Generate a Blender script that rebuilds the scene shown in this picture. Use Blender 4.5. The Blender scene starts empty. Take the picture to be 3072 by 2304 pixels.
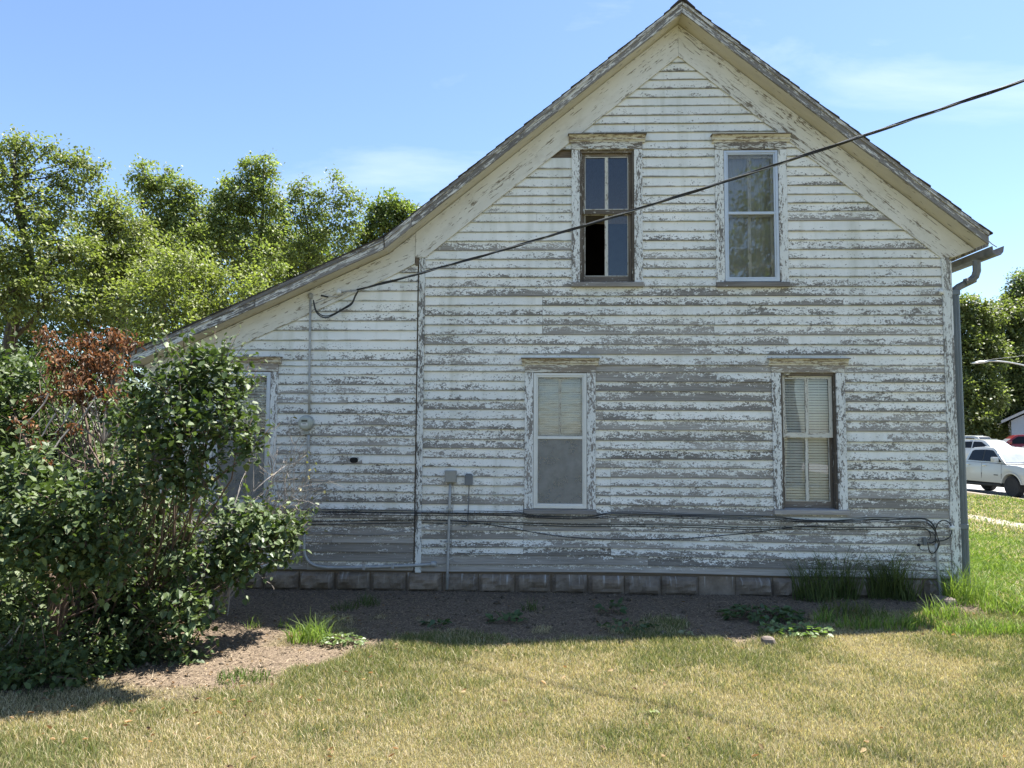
import bpy, bmesh, math, random
import numpy as np
from mathutils import Vector, Matrix
random.seed(7); rng = np.random.default_rng(7)
S = bpy.context.scene; COL = S.collection
rad = math.radians

# ---------------------------------------------------------------- camera, sky, sun, exposure
CAM = Vector((0, -8.4, 1.75)); FPX = 2222.0
CROT = Matrix.Rotation(rad(2.2), 3, 'Z') @ Matrix.Rotation(rad(94.0), 3, 'X') @ Matrix.Rotation(rad(.35), 3, 'Z')
cd = bpy.data.cameras.new('camera'); cam = bpy.data.objects.new('camera', cd); COL.objects.link(cam)
cam.matrix_world = Matrix.Translation(CAM) @ CROT.to_4x4()
cd.sensor_width = 36; cd.lens = 36 * FPX / 3072; cd.clip_start = .05; cd.clip_end = 3000
S.camera = cam
SUN_AZ, SUN_EL = 52, 66            # azimuth to the right of straight behind the house
sv = Vector((math.sin(rad(SUN_AZ)) * math.cos(rad(SUN_EL)), math.cos(rad(SUN_AZ)) * math.cos(rad(SUN_EL)), math.sin(rad(SUN_EL))))
wd = bpy.data.worlds.new('World'); S.world = wd; wd.use_nodes = True
wn = wd.node_tree; wn.nodes.clear()
def wnode(t): return wn.nodes.new(t)
wo = wnode('ShaderNodeOutputWorld'); bg = wnode('ShaderNodeBackground'); sky = wnode('ShaderNodeTexSky')
sky.sky_type = 'NISHITA'; sky.sun_disc = False; sky.sun_elevation = rad(SUN_EL); sky.sun_rotation = rad(SUN_AZ)
sky.air_density = 1.0; sky.dust_density = .4; sky.ozone_density = 3.6; sky.altitude = 300
bg.inputs['Strength'].default_value = .078
# thin cirrus: white veil by direction noise
tc = wnode('ShaderNodeTexCoord'); mp = wnode('ShaderNodeMapping'); mp.inputs['Scale'].default_value = (1.4, 3.4, 4.4)
mp.inputs['Rotation'].default_value = (.1, .9, .3); mp.inputs['Location'].default_value = (7.7, 5.2, 2.3)
nz = wnode('ShaderNodeTexNoise'); nz.inputs['Scale'].default_value = 1.3; nz.inputs['Detail'].default_value = 7; nz.inputs['Roughness'].default_value = .58; nz.inputs['Distortion'].default_value = .5
mr = wnode('ShaderNodeMapRange'); mr.inputs['From Min'].default_value = .56; mr.inputs['From Max'].default_value = .85; mr.inputs['To Max'].default_value = .38
mx = wnode('ShaderNodeMix'); mx.data_type = 'RGBA'; mx.inputs['B'].default_value = (6.2, 6.5, 6.9, 1)
wn.links.new(tc.outputs['Generated'], mp.inputs['Vector']); wn.links.new(mp.outputs[0], nz.inputs['Vector'])
wn.links.new(nz.outputs['Fac'], mr.inputs['Value']); wn.links.new(mr.outputs[0], mx.inputs['Factor'])
wn.links.new(sky.outputs[0], mx.inputs['A']); wn.links.new(mx.outputs['Result'], bg.inputs['Color']); wn.links.new(bg.outputs[0], wo.inputs[0])
ld = bpy.data.lights.new('sun', 'SUN'); ld.energy = 4.8; ld.angle = rad(.53); ld.color = (1, .955, .88)
lo = bpy.data.objects.new('sun', ld); COL.objects.link(lo); lo.rotation_euler = sv.to_track_quat('Z', 'Y').to_euler(); lo.location = (10, 10, 30)
S.view_settings.view_transform = 'Standard'; S.view_settings.look = 'None'; S.view_settings.gamma = 1; S.view_settings.use_curve_mapping = False
S.view_settings.exposure = 1.7

# ---------------------------------------------------------------- measuring helpers (photo pixel -> place on a known plane / at a known depth)
def ray(px, py): return CROT @ Vector(((px - 1536) / FPX, -(py - 1152) / FPX, -1))
def on_wall(px, py, Y=0.0):
    d = ray(px, py); return CAM + d * ((Y - CAM.y) / d.y)
def at_depth(px, py, dep): return CAM + ray(px, py) * dep
def sstep(a, b, x):
    t = np.clip((np.asarray(x, float) - a) / (b - a), 0, 1); return t * t * (3 - 2 * t)
def vnoise(x, y, seed=0):
    x = np.asarray(x, float); y = np.asarray(y, float); xi = np.floor(x).astype(np.int64); yi = np.floor(y).astype(np.int64)
    fx = x - xi; fy = y - yi; fx = fx * fx * (3 - 2 * fx); fy = fy * fy * (3 - 2 * fy)
    def h(a, b):
        n = (a * 374761393 + b * 668265263 + seed * 974711) & 0x7fffffff; n = ((n ^ (n >> 13)) * 1274126177) & 0x7fffffff
        return ((n ^ (n >> 16)) & 0xffff) / 65535.0
    return (h(xi, yi) * (1 - fx) + h(xi + 1, yi) * fx) * (1 - fy) + (h(xi, yi + 1) * (1 - fx) + h(xi + 1, yi + 1) * fx) * fy
def fbm(x, y, seed=0, o=4):
    s = 0; a = .5
    for i in range(o): s = s + a * vnoise(np.asarray(x) * 2 ** i, np.asarray(y) * 2 ** i, seed + i); a *= .5
    return s / (1 - .5 ** o)

# ---------------------------------------------------------------- material helpers
class NT:
    def __init__(s, name):
        s.m = bpy.data.materials.new(name); s.m.use_nodes = True; s.t = s.m.node_tree; s.t.nodes.clear()
        s.out = s.n('ShaderNodeOutputMaterial')
    def n(s, t, **k):
        o = s.t.nodes.new(t)
        for a, b in k.items(): setattr(o, a, b)
        return o
    def put(s, sock, v):
        if hasattr(v, 'is_output'): s.t.links.new(v, sock)
        elif isinstance(v, (tuple, list)):
            sock.default_value = tuple(v) + ((1,) if len(v) == 3 and len(sock.default_value) == 4 else ())
        else: sock.default_value = v
    def math(s, op, a, b=0.0, c=0.0, clamp=False):
        o = s.n('ShaderNodeMath', operation=op, use_clamp=clamp)
        for i, v in enumerate((a, b, c)): s.put(o.inputs[i], v)
        return o.outputs[0]
    def vmul(s, v, k):
        o = s.n('ShaderNodeMapping'); s.put(o.inputs['Vector'], v); o.inputs['Scale'].default_value = k; return o.outputs[0]
    def vadd(s, a, b):
        o = s.n('ShaderNodeVectorMath', operation='ADD'); s.put(o.inputs[0], a); s.put(o.inputs[1], b); return o.outputs[0]
    def noise(s, v, sc=1, det=3, ro=.5, dis=0):
        o = s.n('ShaderNodeTexNoise'); s.put(o.inputs['Vector'], v)
        for k, x in (('Scale', sc), ('Detail', det), ('Roughness', ro), ('Distortion', dis)): o.inputs[k].default_value = x
        return o.outputs['Fac']
    def rng(s, v, a, b, c=0, d=1, smooth=False):
        o = s.n('ShaderNodeMapRange'); s.put(o.inputs['Value'], v)
        if smooth: o.interpolation_type = 'SMOOTHSTEP'
        for k, x in (('From Min', a), ('From Max', b), ('To Min', c), ('To Max', d)): s.put(o.inputs[k], x)
        return o.outputs[0]
    def mix(s, f, a, b):
        o = s.n('ShaderNodeMix', data_type='RGBA'); s.put(o.inputs['Factor'], f); s.put(o.inputs['A'], a); s.put(o.inputs['B'], b); return o.outputs['Result']
    def mul(s, a, b):
        o = s.n('ShaderNodeMix', data_type='RGBA', blend_type='MULTIPLY'); o.inputs['Factor'].default_value = 1; s.put(o.inputs['A'], a); s.put(o.inputs['B'], b); return o.outputs['Result']
    def bump(s, h, d=.002, st=1.0):
        o = s.n('ShaderNodeBump'); o.inputs['Distance'].default_value = d; o.inputs['Strength'].default_value = st; s.put(o.inputs['Height'], h); return o.outputs[0]
    def obj(s): return s.n('ShaderNodeTexCoord').outputs['Object']
    def uv(s): return s.n('ShaderNodeTexCoord').outputs['UV']
    def geo(s): return s.n('ShaderNodeNewGeometry').outputs['Position']
    def rand(s): return s.n('ShaderNodeObjectInfo').outputs['Random']
    def attr(s, name, typ='GEOMETRY'):
        return s.n('ShaderNodeAttribute', attribute_name=name, attribute_type=typ)
    def bsdf(s, col, rough=.7, metal=0, normal=None, spec=.5, **k):
        o = s.n('ShaderNodeBsdfPrincipled'); s.put(o.inputs['Base Color'], col); s.put(o.inputs['Roughness'], rough); s.put(o.inputs['Metallic'], metal)
        s.put(o.inputs['Specular IOR Level'], spec)
        if normal is not None: s.put(o.inputs['Normal'], normal)
        for a, b in k.items(): s.put(o.inputs[a.replace('_', ' ')], b)
        return o.outputs[0]
    def end(s, sh): s.t.links.new(sh, s.out.inputs['Surface']); return s.m
def comb(t, x, y, z):
    o = t.n('ShaderNodeCombineXYZ'); t.put(o.inputs[0], x); t.put(o.inputs[1], y); t.put(o.inputs[2], z); return o.outputs[0]
def sep(t, v):
    o = t.n('ShaderNodeSeparateXYZ'); t.put(o.inputs[0], v); return o.outputs

def peel_mat(name, paintA, paintB, woodA, woodB, bias=None, vk=0.0, flake=(38, 60), grime_lapshade=.0, rough=.62, patch=(1.1, 9.0), amp=1.0, streak=(3, 90)):
    """old paint flaking off grey boards; u runs along the grain (m), v across"""
    t = NT(name); u, v, _ = sep(t, t.uv()); r = t.rand()
    off = t.math('MULTIPLY', r, 57.0); P = comb(t, t.math('ADD', u, off), v, off)
    pl = t.attr('peel', 'OBJECT').outputs['Fac'] if bias is None else bias
    big = t.noise(t.vmul(P, (patch[0], patch[1], 1)), 1, 4, .6, .3)
    med = t.noise(t.vmul(P, (7, 26, 1)), 1, 3, .6, .4)
    fin = t.noise(t.vmul(P, (flake[0], flake[1], 1)), 1, 3, .62, .6)
    chip = t.noise(t.vadd(t.vmul(P, (flake[0] * .8, flake[1] * .85, 1)), (7.3, 2.1, 5)), 1, 2, .5, .4)
    val = t.math('MULTIPLY_ADD', t.math('SUBTRACT', big, .5), 1.25 * amp, pl)
    val = t.math('MULTIPLY_ADD', t.math('SUBTRACT', med, .5), 1.0 * amp, val)
    val = t.math('MULTIPLY_ADD', t.math('SUBTRACT', fin, .5), 1.35 * amp, val)
    crs = t.noise(t.vadd(t.vmul(P, (15, 34, 1)), (3, 9, 1)), 1, 3, .6, .7); val = t.math('MULTIPLY_ADD', t.math('SUBTRACT', crs, .5), .8 * amp, val)
    if vk: val = t.math('MULTIPLY_ADD', t.math('SUBTRACT', .45, t.math('MULTIPLY', v, 10.0)), vk, val)
    m1 = t.rng(val, .48, .53, 0, 1)
    # scattered chips, more of them where the paint is poor
    thr = t.math('MULTIPLY_ADD', val, -.24, .715)
    m2 = t.rng(t.math('SUBTRACT', chip, thr), 0, .025, 0, 1)
    m = t.math('MAXIMUM', m1, m2, clamp=True)
    gr = t.noise(t.vmul(P, (streak[0], streak[1], 1)), 1, 4, .65, .5); gr2 = t.noise(t.vmul(P, (.7, 3, 1)), 1, 2, .5)
    wood = t.mix(t.rng(gr, .3, .7), woodA, woodB); wood = t.mul(wood, t.mix(t.rng(gr2, .3, .7), (.78, .76, .74, 1), (1.12, 1.1, 1.08, 1)))
    wood = t.mul(wood, t.mix(r, (.62, .61, .60, 1), (1.14, 1.13, 1.12, 1)))
    pn = t.noise(t.vmul(P, (1.6, 7, 1)), 1, 3, .6); paint = t.mix(t.rng(pn, .32, .68), paintA, paintB)
    gn = t.noise(t.vmul(P, (5, 10, 1)), 1, 3, .6)
    if grime_lapshade:
        edge = t.rng(t.math('ADD', t.math('MULTIPLY', v, 10.0), t.math('MULTIPLY', t.math('SUBTRACT', gn, .5), .34)), .0, .15, 1, 0)  # lower-edge grime, darkened so the lap shadow is painted into the colour
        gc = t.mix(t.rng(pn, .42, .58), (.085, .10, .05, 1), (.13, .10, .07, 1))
        paint = t.mix(t.math('MULTIPLY', edge, grime_lapshade), paint, gc)
        wp = t.geo(); st_ = t.noise(t.vmul(wp, (5.5, 1, .55)), 1, 4, .6, .3); bl = t.noise(t.vmul(wp, (.9, 1, 1.3)), 1, 3, .55)
        paint = t.mul(paint, t.mix(t.rng(st_, .5, .72), (1, 1, 1, 1), (.80, .80, .76, 1))); paint = t.mul(paint, t.mix(t.rng(bl, .38, .64), (.91, .925, .93, 1), (1.03, 1.02, 1.0, 1)))
    else: paint = t.mix(t.rng(gn, .52, .8, 0, .35), paint, (.36, .33, .27, 1))
    if grime_lapshade: wood = t.mix(t.math('MULTIPLY', t.rng(v, 0, .009, 1, 0), .6), wood, (.06, .055, .05, 1))  # lap shadow line painted dark into the lower edge of bare wood
    col = t.mix(m, paint, wood)
    hgt = t.math('ADD', t.math('MULTIPLY', t.math('SUBTRACT', 1, m), .7), t.math('MULTIPLY', gr, .45))
    return t.end(t.bsdf(col, t.mix(m, (rough,) * 3 + (1,), (.85,) * 3 + (1,)), normal=t.bump(hgt, .0018, .8), spec=.3))

WG, WH = (.24, .225, .205, 1), (.45, .43, .395, 1)
M = {}
M['siding'] = peel_mat('peeling_siding', (.78, .765, .72, 1), (.87, .85, .80, 1), WG, WH, vk=.48, grime_lapshade=.8, flake=(46, 78), patch=(1.0, 5.0))
M['siding_side'] = peel_mat('peeling_side_siding', (.70, .71, .69, 1), (.76, .76, .73, 1), WG, WH, bias=.22, vk=.3, grime_lapshade=.5)
M['casing'] = peel_mat('peeling_casing', (.68, .69, .67, 1), (.75, .75, .73, 1), (.16, .15, .14, 1), (.33, .31, .29, 1), bias=.40, flake=(30, 85), patch=(1.5, 14), grime_lapshade=0)
M['corner'] = peel_mat('peeling_corner_board', (.66, .67, .64, 1), (.74, .74, .71, 1), (.15, .145, .14, 1), (.31, .30, .28, 1), bias=.44, flake=(26, 100), patch=(2, 16))
M['head'] = peel_mat('weathered_head_board', (.58, .56, .50, 1), (.66, .65, .60, 1), (.21, .185, .16, 1), (.40, .36, .31, 1), bias=.58, flake=(18, 90), patch=(2, 12))
M['cap'] = peel_mat('worn_cap_moulding', (.55, .52, .43, 1), (.66, .62, .53, 1), (.20, .155, .115, 1), (.38, .32, .25, 1), bias=.42, flake=(16, 130), patch=(2, 22))
M['sillwood'] = peel_mat('bare_sill_wood', (.55, .56, .57, 1), (.6, .6, .6, 1), (.20, .19, .185, 1), (.40, .385, .37, 1), bias=.92, flake=(14, 80))
M['oldsash'] = peel_mat('old_sash_wood', (.55, .53, .48, 1), (.62, .61, .57, 1), (.10, .085, .07, 1), (.25, .215, .18, 1), bias=.80, flake=(14, 120))
M['sashpaint'] = peel_mat('painted_sash', (.56, .54, .48, 1), (.64, .62, .56, 1), (.2, .18, .15, 1), (.34, .3, .26, 1), bias=.30, flake=(22, 120))
M['soffit'] = peel_mat('cream_soffit_paint', (.53, .49, .40, 1), (.61, .57, .48, 1), (.2, .165, .12, 1), (.33, .28, .21, 1), bias=.12, flake=(9, 80), patch=(.8, 5), amp=.8)
M['frieze'] = peel_mat('frieze_board_paint', (.65, .63, .575, 1), (.72, .70, .65, 1), (.2, .175, .14, 1), (.36, .32, .26, 1), bias=.25, flake=(7, 105), patch=(.8, 9), amp=.95)
M['fascia'] = peel_mat('weathered_fascia', (.58, .56, .52, 1), (.66, .64, .60, 1), (.17, .16, .155, 1), (.34, .325, .31, 1), bias=.60, flake=(5, 100), patch=(.7, 16))
def simple(name, a, b=None, rough=.6, metal=0, sc=12, bump=0, spec=.5, stretch=(1, 1, 1), **k):
    t = NT(name); p = t.vmul(t.obj(), stretch); n = t.noise(p, sc, 4, .6)
    col = t.mix(t.rng(n, .3, .7), a, b or a)
    return t.end(t.bsdf(col, rough, metal, t.bump(n, bump) if bump else None, spec, **k))
M['sheath'] = simple('brown_sheathing_boards', (.09, .065, .045), (.17, .13, .09), .85, sc=8, stretch=(1, 1, 14))
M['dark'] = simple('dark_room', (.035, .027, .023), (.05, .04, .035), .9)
M['alum'] = simple('storm_window_aluminium', (.48, .51, .55), (.58, .61, .65), .38, .35, 5)
M['alum_white'] = simple('white_storm_frame', (.60, .60, .58), (.68, .68, .66), .42, .1, 6)
M['gutter'] = simple('grey_painted_steel', (.13, .15, .16), (.20, .22, .23), .5, .35, 7, stretch=(1, 1, .3))
M['gutter_old'] = simple('bare_gutter_steel', (.12, .125, .13), (.23, .23, .23), .6, .3, 9)
M['cable'] = simple('black_cable_rubber', (.012, .012, .013), (.03, .03, .03), .5)
M['cable_dirty'] = simple('grey_cable', (.14, .14, .145), (.2, .2, .2), .6)
M['bare'] = simple('bare_wire', (.25, .25, .25), (.36, .35, .34), .5, .5)
M['conduit'] = simple('galvanised_conduit', (.30, .31, .31), (.44, .44, .43), .5, .2, 14)
M['box'] = simple('grey_beige_box', (.25, .245, .22), (.32, .31, .28), .6, 0, 9)
M['box_dark'] = simple('slate_plastic_box', (.12, .13, .14), (.16, .17, .18), .5, 0, 9)
M['meter'] = simple('meter_ring', (.30, .31, .29), (.40, .41, .39), .45, .35)
M['meterface'] = simple('meter_face', (.38, .40, .35), (.44, .45, .40), .5)
M['lcd'] = simple('meter_display', (.05, .055, .05), (.07, .075, .065), .2)
M['white'] = simple('white_porcelain', (.62, .62, .6), (.7, .7, .68), .35)
M['hole'] = simple('black_hole', (.006, .006, .006), (.01, .01, .01), .9)
M['bark'] = simple('dark_bark', (.045, .036, .028), (.10, .082, .065), .9, 0, 18, .01, stretch=(1, 1, .3))
M['stem'] = simple('lilac_stem', (.085, .055, .042), (.17, .12, .09), .85, 0, 26, .004, stretch=(1, 1, .3))
M['twig'] = simple('pale_dead_twig', (.24, .21, .185), (.37, .33, .29), .85, 0, 20)
M['cutwood'] = simple('split_branch_wood', (.38, .27, .15), (.5, .38, .22), .8, 0, 16)
M['stone'] = simple('field_stone', (.12, .095, .08), (.20, .165, .14), .9, 0, 9, .01)
def shingle_mat():
    t = NT('asphalt_shingle'); n = t.noise(t.obj(), 60, 3, .7); r = t.rand()
    col = t.mul(t.mix(n, (.02, .018, .017, 1), (.065, .055, .05, 1)), t.mix(r, (.7, .7, .7, 1), (1.3, 1.2, 1.1, 1)))
    return t.end(t.bsdf(col, .9, normal=t.bump(n, .004)))
M['shingle'] = shingle_mat()
def block_mat():
    t = NT('rock_face_concrete'); p = t.geo(); n = t.noise(p, 9, 5, .65); f = t.noise(p, 90, 3, .6)
    drip = t.noise(t.vmul(p, (26, 1, 1.4)), 1, 4, .6); z = sep(t, p)[2]
    col = t.mix(t.rng(n, .3, .7), (.165, .13, .10, 1), (.285, .235, .185, 1)); col = t.mul(col, t.mix(t.rand(), (.85, .85, .85, 1), (1.12, 1.1, 1.08, 1)))
    dm = t.math('MULTIPLY', t.rng(drip, .56, .68), t.rng(z, .08, .21)); col = t.mix(t.math('MULTIPLY', dm, .8), col, (.55, .54, .52, 1))
    return t.end(t.bsdf(col, .92, normal=t.bump(t.math('ADD', f, n), .006), spec=.2))
M['block'] = block_mat()
M['mortar'] = simple('mortar', (.10, .09, .08), (.17, .15, .135), .95, 0, 30, .004)
def glass_mat(name, tint=(.985, .988, .986), film=0.0, filmcol=(.4, .4, .38), wave=0.0, refl=1.6):
    t = NT(name); nrm = None
    if wave:
        p = t.obj(); nrm = t.bump(t.noise(t.vmul(p, (3.5, 1, 9)), 1, 2, .5), wave)
    fr = t.n('ShaderNodeFresnel'); fr.inputs['IOR'].default_value = 1.52
    tr = t.n('ShaderNodeBsdfTransparent'); t.put(tr.inputs[0], tint); gl = t.n('ShaderNodeBsdfGlossy'); gl.inputs['Roughness'].default_value = .0
    gl.inputs['Color'].default_value = (1, 1, 1, 1)
    if nrm is not None: t.put(gl.inputs['Normal'], nrm); t.put(fr.inputs['Normal'], nrm)
    a = t.n('ShaderNodeMixShader'); t.put(a.inputs[0], t.math('MULTIPLY', fr.outputs[0], refl, clamp=True)); t.put(a.inputs[1], tr.outputs[0]); t.put(a.inputs[2], gl.outputs[0])
    if film:
        d = t.n('ShaderNodeBsdfDiffuse'); t.put(d.inputs[0], filmcol); b = t.n('ShaderNodeMixShader')
        dn = t.noise(t.obj(), 5, 4, .6); t.put(b.inputs[0], t.rng(dn, .3, .7, film * .6, film * 1.4)); t.put(b.inputs[1], a.outputs[0]); t.put(b.inputs[2], d.outputs[0]); a = b
    return t.end(a.outputs[0])
M['glass'] = glass_mat('old_window_glass', refl=1.0)
M['glass_dusty'] = glass_mat('dusty_storm_glass', film=.10, refl=1.0, filmcol=(.36, .35, .30))
M['glass_wavy'] = glass_mat('rippled_storm_glass', film=.10, wave=.006, refl=.6)
M['screen'] = glass_mat('insect_screen_mesh', film=.55, filmcol=(.33, .325, .31), refl=.3)
M['blind'] = simple('cream_blind_slat', (.66, .66, .62), (.73, .73, .69), .6)
M['curtain'] = simple('dull_curtain_cloth', (.30, .29, .23), (.40, .39, .32), .9, 0, 5, .01, stretch=(4, 1, .4))
M['paper'] = simple('grey_shade_cloth', (.42, .41, .37), (.52, .51, .47), .9, 0, 4, .01, stretch=(2, 1, 1))
# vehicles
def paint_mat(name, c, rough=.28):
    t = NT(name); return t.end(t.bsdf(t.mix(t.noise(t.obj(), 3, 3, .6), c, tuple(x * .92 for x in c)), rough, 0, None, .5, Coat_Weight=.6, Coat_Roughness=.06))
M['carwhite'] = paint_mat('white_car_paint', (.48, .49, .47)); M['carred'] = paint_mat('red_car_paint', (.17, .010, .015))
M['carglass'] = simple('tinted_car_glass', (.006, .007, .008), (.010, .011, .012), .06, 0, 3, 0, .25)
M['windshield'] = simple('windshield_sky_tone', (.26, .28, .31), (.36, .38, .41), .08, .1, 3, 0, 1.0)  # pale base colour paints in the reflected sky, on top of real gloss
M['sunshade'] = simple('silver_sunshade', (.5, .55, .66), (.62, .66, .72), .35, .3, 5, 0, stretch=(1, 1, 6))
M['tyre'] = simple('tyre_rubber', (.012, .012, .012), (.025, .025, .025), .85); M['rim'] = simple('black_rim', (.01, .01, .011), (.018, .018, .018), .4)
M['plastic'] = simple('black_trim', (.012, .012, .012), (.02, .02, .02), .6); M['chrome'] = simple('chrome_trim', (.6, .6, .6), (.7, .7, .7), .15, .9)
M['amber'] = simple('amber_lamp', (.6, .18, .02), (.7, .25, .03), .25); M['lampglass'] = simple('head_lamp_glass', (.25, .26, .27), (.35, .36, .37), .1)
M['asphalt'] = simple('street_surface', (.30, .29, .275), (.38, .37, .35), .9, 0, 30, .004); M['concrete'] = simple('sidewalk_concrete', (.22, .19, .15), (.31, .27, .21), .9, 0, 14, .003)
M['vinyl'] = simple('grey_vinyl_siding', (.33, .37, .42), (.38, .42, .47), .5); M['greyroof'] = simple('grey_roof_edge', (.30, .31, .32), (.36, .37, .38), .7)
M['lampmetal'] = simple('street_lamp_metal', (.45, .46, .46), (.55, .56, .56), .4, .5)
# plants: colour comes with each leaf, the rest is light
def leaf_mat(name, rough=.45, trans=.35, spec=.5, tmul=(1.25, 1.45, .55)):
    t = NT(name); c = t.attr('Col').outputs['Color']; n = t.noise(t.geo(), 40, 2, .5); c = t.mul(c, t.mix(n, (.8, .8, .8, 1), (1.2, 1.2, 1.2, 1)))
    b = t.bsdf(c, rough, 0, None, spec); tr = t.n('ShaderNodeBsdfTranslucent'); t.put(tr.inputs[0], t.mul(c, tmul + (1,)))
    a = t.n('ShaderNodeMixShader'); a.inputs[0].default_value = trans; t.put(a.inputs[1], b); t.put(a.inputs[2], tr.outputs[0]); return t.end(a.outputs[0])
M['lilac'] = leaf_mat('lilac_leaf', .54, .22, .42); M['deadleaf'] = leaf_mat('dead_brown_leaf', .8, .3, .2, (1.3, .9, .6)); M['treeleaf'] = leaf_mat('tree_leaf', .5, .38, .4)
M['grass'] = leaf_mat('grass_blade', .6, .35, .3, (1.2, 1.25, .7)); M['weedleaf'] = leaf_mat('weed_leaf', .45, .3, .5)
def leaf_single():
    t = NT('single_lilac_leaf'); c = t.mix(t.rand(), (.05, .085, .03, 1), (.12, .165, .06, 1)); b = t.bsdf(c, .45, 0, None, .6)
    tr = t.n('ShaderNodeBsdfTranslucent'); t.put(tr.inputs[0], t.mul(c, (1.3, 1.5, .5, 1))); a = t.n('ShaderNodeMixShader'); a.inputs[0].default_value = .22
    t.put(a.inputs[1], b); t.put(a.inputs[2], tr.outputs[0]); return t.end(a.outputs[0])
M['leaf1'] = leaf_single()
def ground_mat():
    t = NT('lawn_soil'); p = t.geo(); s = t.attr('soil').outputs['Fac']; n = t.noise(p, 2.2, 5, .6); f = t.noise(p, 45, 4, .7); f2 = t.noise(p, 9, 4, .6)
    soil = t.mix(t.rng(f, .3, .7), (.07, .052, .038, 1), (.33, .255, .185, 1)); soil = t.mul(soil, t.mix(f2, (.75, .75, .75, 1), (1.25, 1.25, 1.25, 1)))
    lawn = t.mix(t.rng(n, .35, .65), (.085, .09, .035, 1), (.18, .155, .07, 1)); lawn = t.mul(lawn, t.mix(f, (.6, .6, .6, 1), (1.3, 1.3, 1.3, 1)))
    return t.end(t.bsdf(t.mix(s, lawn, soil), .95, normal=t.bump(t.math('ADD', f, t.math('MULTIPLY', f2, 1.5)), .03), spec=.15))
M['ground'] = ground_mat()

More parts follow.
